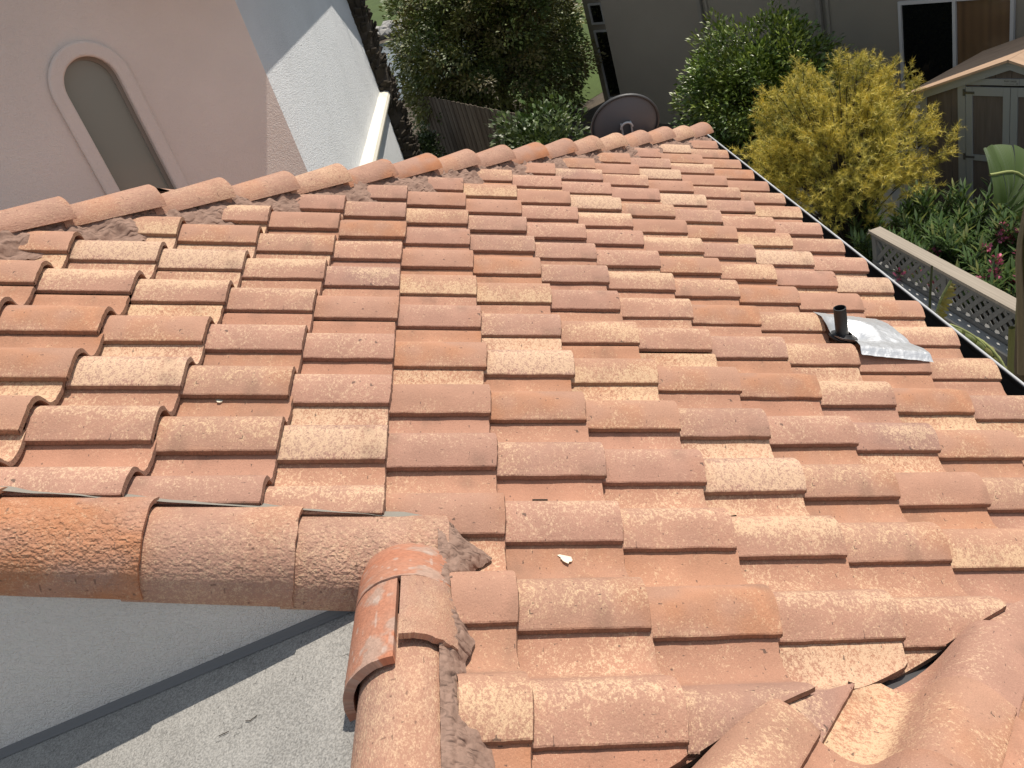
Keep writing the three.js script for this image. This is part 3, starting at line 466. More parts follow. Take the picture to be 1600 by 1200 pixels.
// leafy shrub or tree: limbs that end in clumps of leaves
function leafy(g, o) {
  const r = RNG(o.seed), L = new Leaves(), limbs = [], [rx, ry, rz] = o.radii, cy = o.cy;
  const trunkTop = V(0, o.trunkH, 0); limbs.push(woody([V(0, 0, 0), V(0.05, o.trunkH * 0.5, 0.03), trunkTop], o.trunkR, o.trunkR * 0.7));
  const cl = [];
  for (let i = 0; i < o.clumps; i++) {
    const d = rdir(r); if (d.y < -0.75) d.y *= -0.6; const bump = 0.72 + 0.42 * vnoise(d.x * 2.6 + 9, d.y * 2.6 + d.z * 2.1, o.seed) + 0.16 * (r() - 0.5), k = Math.pow(r(), 0.33) * bump;
    const p = V(d.x * rx * k, cy + d.y * ry * k, d.z * rz * k); if (p.y < (o.minY ?? 0.15)) continue; cl.push([p, d, k]);
  }
  cl.forEach(([p, d, k], i) => {
    if (i % o.limbEvery === 0) limbs.push(woody([trunkTop.clone().multiplyScalar(0.6 + 0.4 * r()), trunkTop.clone().lerp(p, 0.5).add(V(0, 0.08 * ry, 0)), p], o.trunkR * 0.3, o.trunkR * 0.06, 6));
    const cr = o.clumpR * (0.6 + 0.8 * r()), tint = o.colors[Math.floor(r() * o.colors.length)], bright = 0.75 + 0.5 * r();
    for (let n = 0; n < o.per; n++) { const q = rdir(r), pos = p.clone().addScaledVector(q, cr * Math.pow(r(), 0.5)); if (pos.y < 0.05) continue; const dir = q.clone().multiplyScalar(0.8).addScaledVector(d, 0.7).add(V(0, o.up ?? 0.1, 0)).add(rdir(r).multiplyScalar(0.5)); L.add(pos, dir, (r() - 0.5) * 2.4, 0.7 + 0.6 * r(), vary(tint.map(x => x * bright), r)); }
  });
  part('trunk', mergeGeometries(limbs), barkMat, g); L.build('crown', o.leaf, o.mat, g);
}
const glossy = leafMat({ roughness: 0.38 }), matte = leafMat({ roughness: 0.7 });
// big tree beyond the wooden fence
leafy(thing('oak_tree', 'big dark green small-leaved tree beyond the wooden fence', 'tree', [0.85, 0, -22.0]), { seed: 11, radii: [2.8, 3.3, 2.7], cy: 2.3, minY: 0.12, trunkH: 1.7, trunkR: 0.2, clumps: 760, per: 105, clumpR: 0.36, limbEvery: 9, colors: [[0.17, 0.21, 0.045], [0.11, 0.155, 0.036], [0.22, 0.23, 0.055], [0.19, 0.165, 0.055]], leaf: leafGeo(0.105, 0.058), mat: leafMat({ roughness: 0.5 }) });
// tall green shrub in front of the neighbour's wall
leafy(thing('green_shrub', 'tall glossy dark green shrub against the neighbour’s shaded wall', 'shrub', [4.95, 0, -11.9]), { seed: 23, radii: [1.42, 1.45, 1.3], cy: 1.55, minY: 0.1, trunkH: 0.7, trunkR: 0.07, clumps: 520, per: 50, clumpR: 0.24, limbEvery: 5, up: 0.35, colors: [[0.15, 0.22, 0.034], [0.10, 0.165, 0.028], [0.21, 0.27, 0.045]], leaf: leafGeo(0.085, 0.040, 0.3), mat: glossy });
// climbing leafy shrub behind the hip
leafy(thing('leafy_shrub', 'bright broad-leaved shrub just behind the hip, left of the dish', 'shrub', [1.05, 0, -11.4]), { seed: 37, radii: [1.0, 1.25, 0.9], cy: 1.6, minY: 0.1, trunkH: 0.7, trunkR: 0.06, clumps: 190, per: 30, clumpR: 0.22, limbEvery: 5, up: 0.3, colors: [[0.10, 0.15, 0.03], [0.07, 0.12, 0.025], [0.13, 0.17, 0.05]], leaf: leafGeo(0.095, 0.065, 0.15), mat: leafMat({ roughness: 0.45 }) });
leafy(thing('leafy_shrub', 'sparse low shrub between the dish and the green shrub', 'shrub', [2.75, 0, -12.2]), { seed: 41, radii: [0.55, 0.75, 0.5], cy: 1.3, minY: 0.1, trunkH: 0.8, trunkR: 0.03, clumps: 60, per: 18, clumpR: 0.18, limbEvery: 3, up: 0.3, colors: [[0.10, 0.15, 0.03], [0.13, 0.17, 0.04]], leaf: leafGeo(0.085, 0.05), mat: matte });
leafy(thing('leafy_shrub', 'dark low shrub on the shaded ground beside the white wall', 'shrub', [-0.75, 0, -12.6]), { seed: 43, radii: [0.95, 0.75, 0.9], cy: 0.75, minY: 0.05, trunkH: 0.3, trunkR: 0.04, clumps: 150, per: 30, clumpR: 0.2, limbEvery: 5, up: 0.3, colors: [[0.06, 0.10, 0.02], [0.08, 0.12, 0.03]], leaf: leafGeo(0.08, 0.05), mat: glossy });
leafy(thing('leafy_shrub', 'small dark shrub beside the sunlit garden path', 'shrub', [-1.55, 0, -19.4]), { seed: 47, radii: [0.5, 0.6, 0.5], cy: 0.7, minY: 0.05, trunkH: 0.3, trunkR: 0.03, clumps: 70, per: 26, clumpR: 0.18, limbEvery: 4, colors: [[0.05, 0.08, 0.02]], leaf: leafGeo(0.09, 0.05), mat: glossy });
leafy(thing('leafy_shrub', 'yellow-green clump on the lawn at the neighbour’s far corner', 'shrub', [3.6, 0, -31.5]), { seed: 53, radii: [0.8, 0.7, 0.8], cy: 0.6, minY: 0.05, trunkH: 0.2, trunkR: 0.03, clumps: 90, per: 30, clumpR: 0.22, limbEvery: 5, up: 0.8, colors: [[0.16, 0.21, 0.04], [0.12, 0.17, 0.03]], leaf: leafGeo(0.22, 0.04), mat: matte });
leafy(thing('dark_tree', 'dark small tree beyond the lawn, right of the big tree', 'tree', [3.55, 0, -27.6]), { seed: 59, radii: [0.8, 1.1, 0.8], cy: 2.0, minY: 0.9, trunkH: 1.2, trunkR: 0.12, clumps: 150, per: 36, clumpR: 0.26, limbEvery: 8, colors: [[0.07, 0.095, 0.022], [0.10, 0.12, 0.03], [0.05, 0.075, 0.02]], leaf: leafGeo(0.11, 0.06), mat: matte });
// ferny growth by the palm
{ const g = thing('fern_clump', 'ferny green growth at the foot of the palm trunk', 'fern', [-1.15, 0, -15.6]), r = RNG(61), L = new Leaves();
  for (let i = 0; i < 130; i++) { const b = V((r() - 0.5) * 1.3, 0, (r() - 0.5) * 2.4), d = rdir(r); d.y = Math.abs(d.y) * 1.2 + 0.5; d.normalize(); const len = 0.8 + 0.9 * r(), c = vary(r() < 0.3 ? [0.14, 0.13, 0.035] : [0.055, 0.10, 0.02], r); for (let k = 2; k < 20; k++) { const t = k / 20, p = b.clone().addScaledVector(d, len * t).add(V(0, -0.55 * len * t * t, 0)); for (const s of [-1, 1]) { const sd = d.clone().cross(V(0, 1, 0)).normalize().multiplyScalar(s).addScaledVector(d, 0.5); L.add(p, sd, 0, (1 - t) * 0.9 + 0.25, c); } } }
  L.build('fronds', leafGeo(0.20, 0.035), matte, g); }
// golden bush: upright plumes of fine needles
{
  const g = thing('golden_bush', 'golden yellow feathery bush beside the eave', 'bush', [4.85, 0, -8.35]), r = RNG(71), L = new Leaves(), stems = [];
  const boughs = Array.from({ length: 120 }, () => { const d = rdir(r); if (d.y < -0.4) d.y *= -0.5; return [d.normalize(), 0.86 + 0.26 * r(), r()]; });
  for (let i = 0; i < 1000; i++) {
    const bg = boughs[i % 120], d = bg[0].clone().addScaledVector(rdir(r), 0.20).normalize(); const lump = 0.78 + 0.40 * vnoise(d.x * 2.3 + 4, d.y * 2.3 + d.z * 2.2 + 3, 73), k = (0.52 + 0.48 * Math.pow(r(), 0.5)) * lump * bg[1];
    const tip = V(d.x * 1.32 * k, 1.32 + d.y * 1.38 * k, d.z * 1.2 * k); if (tip.y < 0.4) continue;
    const ax = d.clone().multiplyScalar(0.95).add(V(0, 0.45, 0)).add(rdir(r).multiplyScalar(0.35)).normalize(), len = 0.16 + 0.16 * r(), base = tip.clone().addScaledVector(ax, -len);
    const gold = 0.6 * bg[2] + 0.4 * r();
    if (i % 7 === 0) stems.push(woody([V(d.x * 0.1, 0.05, d.z * 0.1), base.clone().multiply(V(0.6, 0.72, 0.6)), base], 0.022, 0.005, 6)); stems.push(woody([base, base.clone().lerp(tip, 0.5), tip], 0.005, 0.0015, 3));
    for (let b = 0; b < 9; b++) {
      const t0 = b / 9, sub = ax.clone().add(rdir(r).multiplyScalar(0.95)).normalize(), o = base.clone().addScaledVector(ax, len * t0), sl = 0.07 + 0.08 * r();
      for (let n = 0; n < 22; n++) { const t = n / 21, q = rdir(r), p = o.clone().addScaledVector(sub, sl * t); const fresh = Math.min(1, Math.max(0, 0.50 * t0 + 0.60 * t + 0.75 * gold - 0.32 + 0.2 * (r() - 0.5))); L.add(p, sub.clone().multiplyScalar(1.0).addScaledVector(q, 1.15), r() * 3, 0.7 + 0.6 * r(), vary(mix3([0.21, 0.235, 0.034], [0.84, 0.69, 0.12], fresh), r, 0.22)); }
    }
  }
  part('stems', mergeGeometries(stems), barkMat, g); L.build('needles', leafGeo(0.062, 0.020, 0.1, 0), leafMat({ roughness: 0.6 }), g);
}
// oleanders behind the lattice fence
function oleander(pos, seed, n, H, label, flowers) {
  const g = thing('oleander_bush', label, 'bush', pos, 0, 'oleanders behind the lattice fence'), r = RNG(seed), L = new Leaves(), F = new Leaves(), stems = [];
  for (let i = 0; i < n; i++) {
    const a = r() * 6.28, R = 0.8 * Math.sqrt(r()), lean = V(Math.cos(a) * (0.25 + 0.5 * r()), 1, Math.sin(a) * (0.25 + 0.5 * r())).normalize(), b = V(Math.cos(a) * R * 0.5, 0, Math.sin(a) * R * 0.5), h = H * (0.62 + 0.42 * r()), tip = b.clone().addScaledVector(lean, h); stems.push(woody([b, b.clone().lerp(tip, 0.5), tip], 0.011, 0.004, 4));
    for (let k = 0; k < 12; k++) { const t = 0.38 + 0.62 * k / 11, p = b.clone().lerp(tip, t), off = k * 1.05; for (let j = 0; j < 3; j++) { const th = off + j * 2.094, o = V(Math.cos(th), 0.25 + 0.85 * t, Math.sin(th)).add(lean.clone().multiplyScalar(0.5)); L.add(p, o, (r() - 0.5) * 0.6, 0.75 + 0.5 * r(), vary(r() < 0.12 ? [0.22, 0.25, 0.06] : [0.085, 0.15, 0.034], r, 0.3)); } }
    if (flowers && r() < 0.3) for (let k = 0; k < 34; k++) F.add(tip.clone().add(rdir(r).multiplyScalar(0.055)), rdir(r).add(V(0, 0.5, 0)), r() * 3, 0.8 + 0.5 * r(), vary([0.70, 0.16, 0.30], r, 0.25));
  }
  part('stems', mergeGeometries(stems), barkMat, g); L.build('foliage', leafGeo(0.175, 0.034, 0.25, 1), glossy, g); if (F.m.length) F.build('flowers', leafGeo(0.042, 0.032, 0.1), matte, g);
}
oleander([5.2, 0, -7.3], 81, 60, 0.92, 'low oleander bush by the far end of the lattice fence', false);
oleander([5.62, 0, -6.75], 83, 64, 1.12, 'tall oleander bush in front of the shed door', false);
oleander([5.35, 0, -5.85], 85, 60, 0.92, 'oleander bush low behind the lattice with few pink flowers', true);
oleander([5.95, 0, -5.75], 87, 50, 1.02, 'oleander bush with pink flowers by the banana stem', true);

// banana plants between the eave and the lattice fence
function bananaLeaf(parent, pts, hw, col, seed, o = {}) {
  const curve = new THREE.CatmullRomCurve3(pts.map(p => V(...p))), r = RNG(seed), geos = [], up = o.up ?? V(0, 1, 0), N = o.segs ?? 9;
  for (const sd of [-1, 1]) for (let k = 0; k < N; k++) {
    const t0 = k / N, t1 = (k + 1) / N - (o.gap ?? 0.012) * r(), droop = (o.droop ?? 0.25) * (0.7 + 0.6 * r());
    geos.push(grid(5, 6, (u, v) => { const t = lerp(t0, t1, u), p = curve.getPointAt(Math.min(1, t)), T = curve.getTangentAt(Math.min(1, t)), S_ = T.clone().cross(up).normalize(), n = S_.clone().cross(T), w = hw * Math.pow(Math.sin(Math.PI * Math.min(0.97, 0.08 + (o.blunt ? 0.62 : 0.90) * t)), 0.6) * (1 - 0.06 * vnoise(t * 30, seed, 3)), q = v; p.addScaledVector(S_, sd * w * q * Math.cos(droop * q)).addScaledVector(n, -w * q * Math.sin(droop * q) + 0.05 * w * q + (o.ruffle ?? 0.03) * w * Math.sin(t * 60 + seed) * q); return [p.x, p.y, p.z, t, v]; }));
  }
  const m = part('leaf', mergeGeometries(geos), new THREE.MeshPhysicalMaterial({ color: lin(...col), roughness: 0.65, transmission: 0.4, thickness: 0, side: THREE.DoubleSide, bumpMap: bananaVeins, bumpScale: 0.003 }), parent); part('midrib', new THREE.TubeGeometry(curve, 20, 0.011, 6), std(lin(0.30, 0.33, 0.12)), m); return m;
}
const bananaVeins = rep(makeTex(512, 8, (u, v) => 0.5 + 0.4 * Math.sin(u * 6.283 * 60) * vnoise(u * 40, 1, 5), false), 2, 1);
{
  const g = thing('banana_plant', 'banana plant with a thick mottled stem at the right edge', 'banana plant', [4.13, 0, -3.12]);
  const st = new THREE.LatheGeometry([[0.13, 0], [0.125, 0.6], [0.11, 1.3], [0.095, 1.9], [0.075, 2.35], [0.03, 2.6]].map(p => new THREE.Vector2(...p)), 20);
  part('stem', st, new THREE.MeshStandardMaterial({ map: rep(makeTex(128, 512, (u, v) => { const n = fbm(u * 6, v * 5, 301, 4), k = sstep(0.45, 0.62, n); return mix3([0.16, 0.15, 0.045], [0.085, 0.05, 0.025], k); }), 1, 1), roughness: 0.7 }), g);
  part('sheath', woody([V(-0.08, 1.2, 0.05), V(-0.11, 1.9, 0.05), V(-0.10, 2.35, 0.0), V(0.02, 2.7, -0.1)], 0.035, 0.02, 10), std(lin(0.24, 0.18, 0.10)), g);
  bananaLeaf(g, [[0.10, 2.2, -0.05], [0.20, 2.60, -0.22], [0.06, 2.86, -0.30], [-0.18, 2.93, -0.27]], 0.26, [0.075, 0.135, 0.013], 5, { blunt: true, up: V(0.3, 0.5, 0.8), droop: 0.2 });
  bananaLeaf(g, [[0.0, 2.4, 0.0], [0.35, 3.0, 0.1], [0.9, 3.2, 0.2], [1.3, 2.9, 0.2]], 0.24, [0.13, 0.21, 0.03], 7);
  bananaLeaf(g, [[0.0, 2.4, 0.0], [0.1, 3.0, 0.4], [0.25, 3.1, 1.0], [0.35, 2.7, 1.4]], 0.24, [0.13, 0.21, 0.03], 9);
  part('stem', woody([V(-0.30, 0, 0.23), V(-0.30, 1.0, 0.24), V(-0.29, 1.82, 0.23)], 0.035, 0.026, 8), std(lin(0.20, 0.19, 0.06)), g);
  shade(g);
}
{
  const g = thing('banana_plant', 'young banana plant with ragged yellowed leaves by the gutter', 'banana plant', [3.36, 0, -3.0]);
  part('stem', woody([V(0, 0, 0), V(0.0, 0.8, 0.0), V(0.0, 1.7, 0.0)], 0.06, 0.035, 8), std(lin(0.16, 0.16, 0.05)), g);
  part('stem', woody([V(-0.02, 1.0, -0.02), V(-0.03, 1.9, -0.17), V(-0.005, 2.42, -0.16)], 0.02, 0.009, 10), std(lin(0.07, 0.08, 0.03)), g);
  bananaLeaf(g, [[0.0, 1.7, 0], [-0.09, 1.95, 0.02], [-0.06, 2.2, 0.05], [0.02, 2.38, 0.07]], 0.075, [0.36, 0.30, 0.06], 21, { segs: 12, gap: 0.04, droop: 1.0, ruffle: 0.25, blunt: true });
  bananaLeaf(g, [[0.0, 1.7, 0], [-0.10, 2.10, 0.22], [0.06, 1.98, 0.27], [0.24, 1.72, 0.32]], 0.085, [0.20, 0.24, 0.05], 23, { segs: 8, gap: 0.04, droop: 0.8, ruffle: 0.15 });
  bananaLeaf(g, [[0.0, 1.7, 0], [0.12, 1.9, 0.2], [0.22, 1.75, 0.4], [0.24, 1.5, 0.5]], 0.07, [0.30, 0.28, 0.06], 25, { segs: 8, gap: 0.05, droop: 0.9, ruffle: 0.2 });
  shade(g);
}
// palm trunk, shaggy with old leaf bases
{ const g = thing('palm_tree', 'dark shaggy palm trunk behind the white wall', 'palm', [-1.93, 0, -17.4]), r = RNG(91), geos = [];
  const core = new THREE.CylinderGeometry(0.30, 0.36, 8.2, 18, 24); core.translate(0, 4.1, 0); part('trunk', core, barkMat, g);
  for (let i = 0; i < 900; i++) { const y = r() * 7.6, a = r() * 6.28, R = 0.29 + 0.05 * (1 - y / 8), b = new THREE.BoxGeometry(0.09 + 0.06 * r(), 0.16 + 0.2 * r(), 0.03); b.rotateX(0.35 + 0.5 * r()); b.rotateZ((r() - 0.5) * 0.9); b.translate(0, y, R + 0.03); b.rotateY(a); geos.push(b); }
  const m = part('leaf_bases', mergeGeometries(geos), std(lin(0.055, 0.044, 0.032), { roughness: 1 }), g); m.userData.kind = 'stuff';
  const L = new Leaves(); for (let i = 0; i < 26; i++) { const a = i / 26 * 6.28 * 3, el = 0.1 + 0.9 * r(), d = V(Math.cos(a) * Math.cos(el), Math.sin(el), Math.sin(a) * Math.cos(el)); for (let k = 0; k < 26; k++) { const t = k / 26 * 2.2, p = V(0, 8.2, 0).addScaledVector(d, t).add(V(0, -0.22 * t * t, 0)); for (const s of [-1, 1]) L.add(p, d.clone().cross(V(0, 1, 0)).normalize().multiplyScalar(s).addScaledVector(d, 0.6), 0, 1.2 - 0.3 * t, vary([0.06, 0.10, 0.025], r)); } } L.build('crown', leafGeo(0.5, 0.04), matte, g); }

// ================================================================== NEIGHBOUR'S HOUSE
{
  const wdir = V(0.4699, 0, 0.8827), N0 = V(4.56, 0, -17.26), yaw = Math.atan2(-wdir.z, wdir.x);       // x runs along the wall, z faces out toward the garden
  const g = thing('neighbour_house', 'neighbour’s house with a long shaded beige wall', 'house', [N0.x, 0, N0.z], yaw);
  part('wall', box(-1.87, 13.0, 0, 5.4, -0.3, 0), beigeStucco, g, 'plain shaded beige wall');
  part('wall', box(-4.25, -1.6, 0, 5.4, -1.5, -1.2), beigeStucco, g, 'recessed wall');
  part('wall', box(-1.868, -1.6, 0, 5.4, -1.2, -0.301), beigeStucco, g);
  const frame = std(lin(0.50, 0.50, 0.49), { roughness: 0.6 }), glass = new THREE.MeshPhysicalMaterial({ color: lin(0.006, 0.007, 0.007), roughness: 0.05, specularIntensity: 0.7 });
  const win = (x0, x1, y0, y1, z, fw, mull) => { const o = part('window', mergeGeometries([box(x0, x0 + fw, y0, y1, z, z + 0.05), box(x1 - fw, x1, y0, y1, z, z + 0.05), box(x0 + fw, x1 - fw, y1 - fw, y1, z, z + 0.05), box(x0 + fw, x1 - fw, y0, y0 + fw, z, z + 0.05), ...(mull ? [box(mull - fw / 2, mull + fw / 2, y0 + fw, y1 - fw, z, z + 0.05)] : [])]), frame, g);
    part('pane', box(x0 + fw, (mull ?? x1) - (mull ? fw / 2 : fw), y0 + fw, y1 - fw, z + 0.002, z + 0.015), glass, o); return o; };
  const w = win(6.13, 8.06, 0.83, 2.44, 0.002, 0.055, 7.115);
  const reflBands = makeTex(256, 64, (u, v) => { const f = 0.55 + 0.45 * Math.sin(u * 44) * vnoise(u * 9, 1, 7), t = 0.5 + 0.5 * f; return [0.16 * t, 0.085 * t, 0.035 * t]; });  // reflection of a wooden fence, painted as brown bands
  part('painted_reflection', muv(new THREE.BoxGeometry(0.88, 1.5, 0.006).translate(7.575, 1.635, 0.008)), new THREE.MeshPhysicalMaterial({ map: reflBands, roughness: 0.5, clearcoat: 1, clearcoatRoughness: 0.04 }), w, 'brown bands painted on the pane as a fence reflection');
  win(-3.98, -3.40, 2.12, 2.66, -1.198, 0.05); win(-3.98, -2.6, 0.1, 1.97, -1.198, 0.05);
  for (const x of [1.5, 4.53]) { part('downspout', box(x - 0.05, x + 0.05, 0.1, 5.3, 0.012, 0.085, 0.012), std(lin(0.20, 0.185, 0.155), { roughness: 0.6 }), g); part('corner_trim', box(x + 0.13, x + 0.19, 0.1, 5.3, 0.002, 0.03), std(lin(0.24, 0.22, 0.18)), g); }
  part('eave', box(-4.6, 13.4, 5.4, 5.6, -2.0, 0.55), std(lin(0.3, 0.28, 0.24)), g);
  shade(g);
}
// patio chair by that wall
{
  const g = thing('patio_chair', 'white framed patio chair between the golden bush and the shed', 'chair', [6.98, 0, -10.75], -1.0), wm = std(lin(0.6, 0.6, 0.6), { roughness: 0.4 }), dm = std(lin(0.05, 0.05, 0.05));
  part('back_frame', tube([[-0.24, 0.42, -0.22], [-0.24, 0.85, -0.30], [-0.2, 0.97, -0.32], [0, 0.98, -0.32], [0.2, 0.97, -0.32], [0.24, 0.85, -0.30], [0.24, 0.42, -0.22]], 0.014, 40), wm, g);
  for (const y of [0.52, 0.64, 0.76, 0.88]) part('back_strap', box(-0.235, 0.235, y, y + 0.055, -0.235 - (y - 0.42) * 0.17, -0.225 - (y - 0.42) * 0.17), y > 0.6 ? wm : dm, g);
  part('seat', box(-0.25, 0.25, 0.40, 0.43, -0.24, 0.26, 0.008), dm, g);
  for (const sx of [-0.25, 0.25]) for (const sz of [-0.23, 0.25]) part('leg', tube([[sx, 0.42, sz], [sx * 1.05, 0.2, sz * 1.05], [sx * 1.08, 0, sz * 1.1]], 0.013, 6), wm, g);
  for (const sx of [-0.27, 0.27]) part('armrest', tube([[sx, 0.62, -0.26], [sx, 0.65, 0], [sx, 0.62, 0.24], [sx, 0.42, 0.26]], 0.014, 12), wm, g);
  shade(g);
}
// garden shed
{
  const hx = V(0.456, 0, 0.89), yaw = Math.atan2(-hx.z, hx.x), g = thing('garden_shed', 'grey brown garden shed with pale trim and a sunlit tan roof', 'shed', [6.26, 0, -8.86], yaw);
  const side = new THREE.MeshStandardMaterial({ map: woodTex([0.125, 0.105, 0.09], 191), roughness: 0.9 }), trim = std(lin(0.27, 0.29, 0.285), { roughness: 0.7 });
  const D = 1.75, Wd = 2.48, yE = 1.86, yP = 2.27;
  // front cladding boards with grooves between
  for (let i = 0; i < 12; i++) { const x0 = i * 0.207, x1 = Math.min(Wd, x0 + 0.201); if (x0 > 0.63 && x1 < 1.86) continue; const top = x => lerp(yE, yP, 1 - Math.abs(x - Wd / 2) / (Wd / 2)) - 0.02; const s = new THREE.Shape(); s.moveTo(x0, 0.06); s.lineTo(x1, 0.06); s.lineTo(x1, top(x1)); s.lineTo(x0, top(x0)); s.closePath(); const e = new THREE.ExtrudeGeometry(s, { depth: 0.014, bevelEnabled: false }); e.translate(0, 0, -0.014); part('cladding_board', muv(e), side, g); }
  for (let i = 3; i < 9; i++) { const x0 = i * 0.207, x1 = x0 + 0.201, top = x => lerp(yE, yP, 1 - Math.abs(x - Wd / 2) / (Wd / 2)) - 0.02; const s = new THREE.Shape(); s.moveTo(x0, 2.03); s.lineTo(x1, 2.03); s.lineTo(x1, top(x1)); s.lineTo(x0, top(x0)); s.closePath(); const e = new THREE.ExtrudeGeometry(s, { depth: 0.014, bevelEnabled: false }); e.translate(0, 0, -0.014); part('cladding_board', muv(e), side, g); }
  { const s = new THREE.Shape(); [[0.01, 0.02], [Wd - 0.01, 0.02], [Wd - 0.01, yE - 0.04], [Wd / 2, yP - 0.05], [0.01, yE - 0.04]].forEach(([x, y], i) => i ? s.lineTo(x, y) : s.moveTo(x, y)); s.closePath(); const e = new THREE.ExtrudeGeometry(s, { depth: D - 0.03, bevelEnabled: false }); e.translate(0, 0, -D); part('shed_body', muv(e), std(lin(0.05, 0.045, 0.04)), g); }
  for (const [x0, x1] of [[-0.05, 0.05], [Wd - 0.05, Wd + 0.05]]) part('corner_trim', box(x0, x1, 0, yE, -0.06, 0.016), trim, g);
  for (const [x0, x1] of [[0.52, 0.63], [1.85, 1.96]]) part('door_post', box(x0, x1, 0, 1.96, 0.0, 0.02), trim, g);
  part('door_header', box(0.52, 1.96, 1.962, 2.045, 0.0, 0.021), trim, g);
  for (const [x0, x1] of [[0.64, 1.236], [1.244, 1.84]]) {
    const d = part('door', box(x0, x1, 0.0, 1.935, -0.008, 0.008), side, g);
    for (const [a, b] of [[x0, x0 + 0.09], [x1 - 0.09, x1]]) part('stile', box(a, b, 0.0, 1.935, 0.0085, 0.026), trim, d);
    for (const [a, b] of [[1.82, 1.935], [0.92, 1.0], [0.0, 0.095]]) part('rail', box(x0 + 0.092, x1 - 0.092, a, b, 0.0085, 0.025), trim, d);
    for (const y of [1.86, 0.965, 0.2]) part('hinge', mergeGeometries([box(x0 < 1 ? 0.60 : 1.79, x0 < 1 ? 0.63 : 1.82, y - 0.045, y + 0.045, 0.0265, 0.032), box(x0 < 1 ? 0.6305 : 1.72, x0 < 1 ? 0.76 : 1.789, y - 0.014, y + 0.014, 0.0265, 0.034)]), std(lin(0.10, 0.105, 0.105), { metalness: 0.7, roughness: 0.5 }), d);
  }
  for (const s of [-1, 1]) { const sh = new THREE.Shape(), sl = (yP - yE) / (Wd / 2); [[0, yP + 0.0], [1.45, yP - 1.45 * sl], [1.45, yP - 1.45 * sl - 0.10], [0, yP - 0.105]].forEach(([x, y], i) => i ? sh.lineTo(Wd / 2 + s * x, y) : sh.moveTo(Wd / 2 + s * x, y)); sh.closePath(); const e = new THREE.ExtrudeGeometry(sh, { depth: 0.022, bevelEnabled: false }); e.translate(0, 0, 0.024); part('barge_board', muv(e), trim, g); }
  const roofTex = makeTex(512, 512, (u, v) => { const b = Math.floor(v * 7), n = fbm(u * 5 + b * 3.3, v * 26, 197, 4), t = 0.8 + 0.45 * n; return [0.42 * t, 0.285 * t, 0.19 * t]; });
  const sl = Math.atan((yP - yE) / (Wd / 2));
  for (const s of [-1, 1]) { const e = muv(new THREE.BoxGeometry(1.62, 0.03, D + 0.14)); const m = part('roof_panel', e, new THREE.MeshStandardMaterial({ map: rep(roofTex, 0.6), roughness: 0.9 }), g, 'weathered tan roof sheet'); m.rotation.z = s * -sl; m.position.set(Wd / 2 + s * 0.80 * Math.cos(sl), yP + 0.022 - 0.80 * Math.sin(sl), -D / 2 + 0.02); }
  { const cv = document.createElement('canvas'); cv.width = 256; cv.height = 96; const c = cv.getContext('2d'); c.fillStyle = '#8d918f'; c.fillRect(0, 0, 256, 96); c.fillStyle = '#26282a'; c.font = 'bold 38px sans-serif'; c.textAlign = 'center'; c.fillText('TUFF SHED', 124, 44); c.font = '16px sans-serif'; c.fillText('STORAGE BUILDINGS', 112, 78); c.strokeStyle = '#2a2c2e'; c.lineWidth = 3; c.strokeRect(214, 56, 24, 26); const t = new THREE.CanvasTexture(cv); t.colorSpace = THREE.SRGBColorSpace;
    const pm = new THREE.Mesh(new THREE.PlaneGeometry(0.215, 0.078), new THREE.MeshStandardMaterial({ map: t, roughness: 0.6 })); const bk = part('name_plate', box(1.13, 1.35, 1.962, 2.044, 0.0215, 0.027), std(lin(0.25, 0.26, 0.26)), g); pm.name = 'plate_print'; pm.position.set(1.24, 2.003, 0.0285); bk.add(pm); }
  shade(g);
}
// lattice fence along the side path
{
  const dz = V(0.095, 0, 0.9955), yaw = Math.atan2(dz.x, dz.z), g = thing('lattice_fence', 'grey lattice-topped fence with a wide wooden cap rail', 'fence', [4.52, 0, -5.25], yaw);
  const grey = std(lin(0.16, 0.16, 0.155), { roughness: 0.8 }), z0 = -1.35, z1 = 3.2;
  part('cap_rail', box(-0.03, 0.125, 1.12, 1.155, z0, z1, 0.006), new THREE.MeshStandardMaterial({ map: rep(woodTex([0.36, 0.31, 0.25], 211), 3, 0.6), roughness: 0.85 }), g, 'sunlit weathered wooden cap rail');
  part('top_rail', box(0.0, 0.05, 1.06, 1.118, z0, z1), grey, g); part('bottom_rail', box(-0.0, 0.05, 0.70, 0.742, z0, z1), grey, g);
  part('ledge', box(-0.10, -0.002, 0.655, 0.68, z0, z1), std(lin(0.36, 0.36, 0.35)), g);
  const lg = box(-0.245, 0.245, -0.0245, 0.0245, -0.004, 0.004); lg.rotateY(Math.PI / 2);
  for (let i = -3; i < 40; i++) for (const s of [1, -1]) { const zc = z0 + 0.06 + i * 0.150; const lo = Math.max(z0, zc - 0.16), hi = Math.min(z1, zc + 0.16); if (zc < z0 + 0.17 || zc > z1 - 0.17) continue; const m = part('lattice_slat', lg, grey, g); m.rotation.x = s * Math.PI / 4; m.position.set(0.02 + s * 0.0045, 0.90, zc); }
  for (const z of [z0, 0.0, 1.7, z1 - 0.09]) part('post', box(0.006, 0.088, 0, 1.058, z + 0.001, z + 0.089), grey, g);
  for (let i = 0; i < 17; i++) part('fence_board', box(0.004, 0.026, 0.02, 0.698, z0 + i * 0.3, z0 + i * 0.3 + 0.294), std(lin(0.15, 0.15, 0.148)), g);
  shade(g);
}
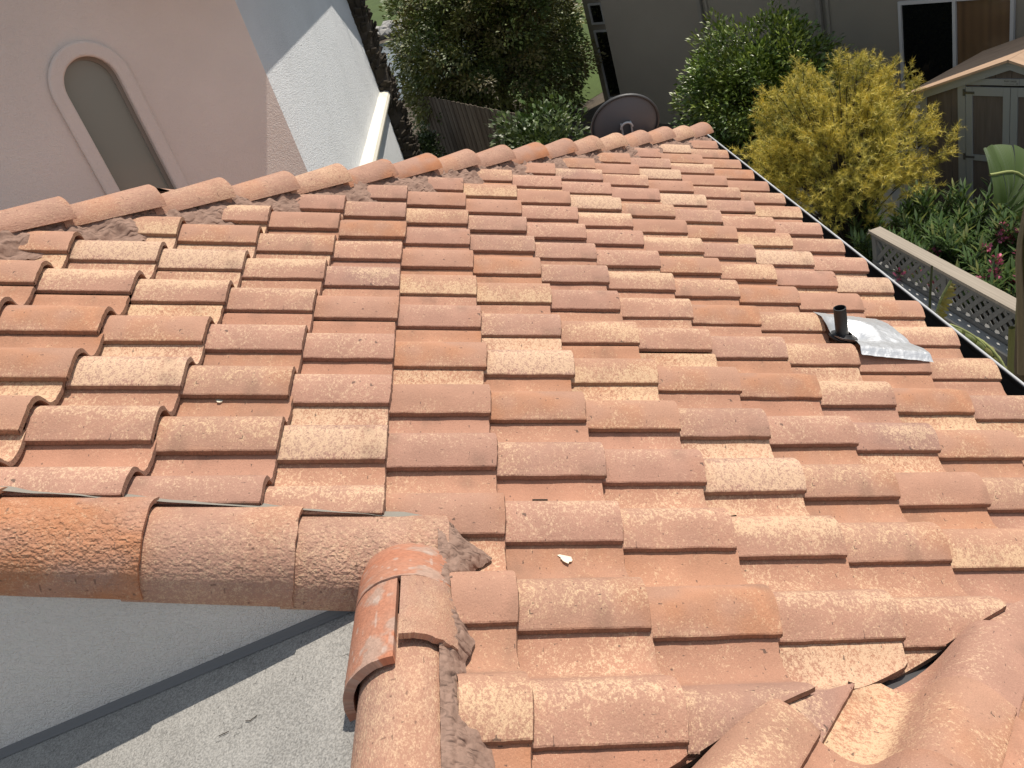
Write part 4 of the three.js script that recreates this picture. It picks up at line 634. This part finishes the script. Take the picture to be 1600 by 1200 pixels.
// wooden board fence under the big tree
{
  const a = V(-1.45, 0, -21.6), b = V(0.95, 0, -15.4), d = b.clone().sub(a), yaw = Math.atan2(-d.z, d.x), g = thing('board_fence', 'weathered wooden board fence in the shade under the big tree', 'fence', [a.x, 0, a.z], yaw), len = d.length(), r = RNG(221);
  const mats = [0, 1, 2].map(i => new THREE.MeshStandardMaterial({ map: woodTex([[0.115, 0.09, 0.065], [0.14, 0.115, 0.085], [0.09, 0.07, 0.05]][i], 223 + i), roughness: 0.95 }));
  for (let x = 0, i = 0; x < len - 0.14; x += 0.15, i++) { const h = 1.78 + 0.03 * (r() - 0.5); part('fence_board', box(x, x + 0.138, 0.03, h, -0.01 + 0.012 * (i % 2), 0.012 + 0.012 * (i % 2)), mats[Math.floor(r() * 3)], g); }
  for (const y of [0.35, 1.45]) part('rail', box(0, len, y, y + 0.09, -0.05, -0.0105), mats[0], g);
  shade(g);
}
// low dark rail by the pond
{ const g = thing('pond_fence', 'low dark rail fence at the near edge of the pond', 'fence', [-2.6, 0, -31.5], 0.2), m = std(lin(0.03, 0.028, 0.026)); for (const y of [0.5, 0.95]) part('rail', box(-4, 4, y, y + 0.06, 0, 0.05), m, g); for (let i = 0; i < 5; i++) part('post', box(-4 + i * 2, -3.92 + i * 2, 0, 1.05, 0.051, 0.12), m, g); shade(g); }

// ================================================================== SATELLITE DISH
{
  const c = V(1.60, 3.545, -5.58), g = thing('satellite_dish', 'dark grey satellite dish seen from behind, over the hip', 'satellite dish', [c.x, 3.0, c.z]);
  const face = V(0.06, 0.22, -0.97).normalize(), q = new THREE.Quaternion().setFromUnitVectors(V(0, 0, -1), face), dm = std(lin(0.105, 0.108, 0.116), { roughness: 0.5 });
  const N = 40, M = 8; const dishG = grid(N, M, (u, v) => { const t = u * 6.2832, R = v; return [Math.cos(t) * 0.335 * R, Math.sin(t) * 0.30 * R, -0.075 * R * R, u, v]; });
  const dish = part('reflector', dishG, dm, g, 'dark dish back'); dish.position.set(0, c.y - 3.0, 0); dish.quaternion.copy(q);
  const rim = part('rim', new THREE.TorusGeometry(1, 0.045, 10, 64).scale(0.335, 0.30, 0.5).translate(0, 0, -0.072), std(lin(0.045, 0.044, 0.044), { roughness: 0.5 }), dish);
  const lm = std(lin(0.55, 0.55, 0.55), { roughness: 0.4, metalness: 0.3 });
  part('bracket', mergeGeometries([box(-0.055, -0.04, -0.10, 0.06, 0.005, 0.05), box(0.04, 0.055, -0.10, 0.06, 0.005, 0.05), new THREE.TorusGeometry(0.055, 0.012, 8, 20, Math.PI).translate(0, 0.02, 0.05).toNonIndexed(), box(-0.05, 0.05, -0.10, -0.08, 0.03, 0.05)].map(x => { const y = x.index ? x.toNonIndexed() : x; for (const k of Object.keys(y.attributes)) if (!['position', 'normal', 'uv'].includes(k)) y.deleteAttribute(k); return y; })), lm, dish, 'pale metal mounting bracket');
  part('mast', tube([[0, 0.05, 0.2], [0, 0.2, 0.2], [0, 0.45, 0.14]], 0.022, 12), dm, g);
  part('feed_arm', tube([[0, 0.36, 0.0], [0.0, 0.42, -0.25], [0.03, 0.62, -0.45]], 0.012, 12), dm, g);
  shade(g);
}
renderer.render(scene, camera);
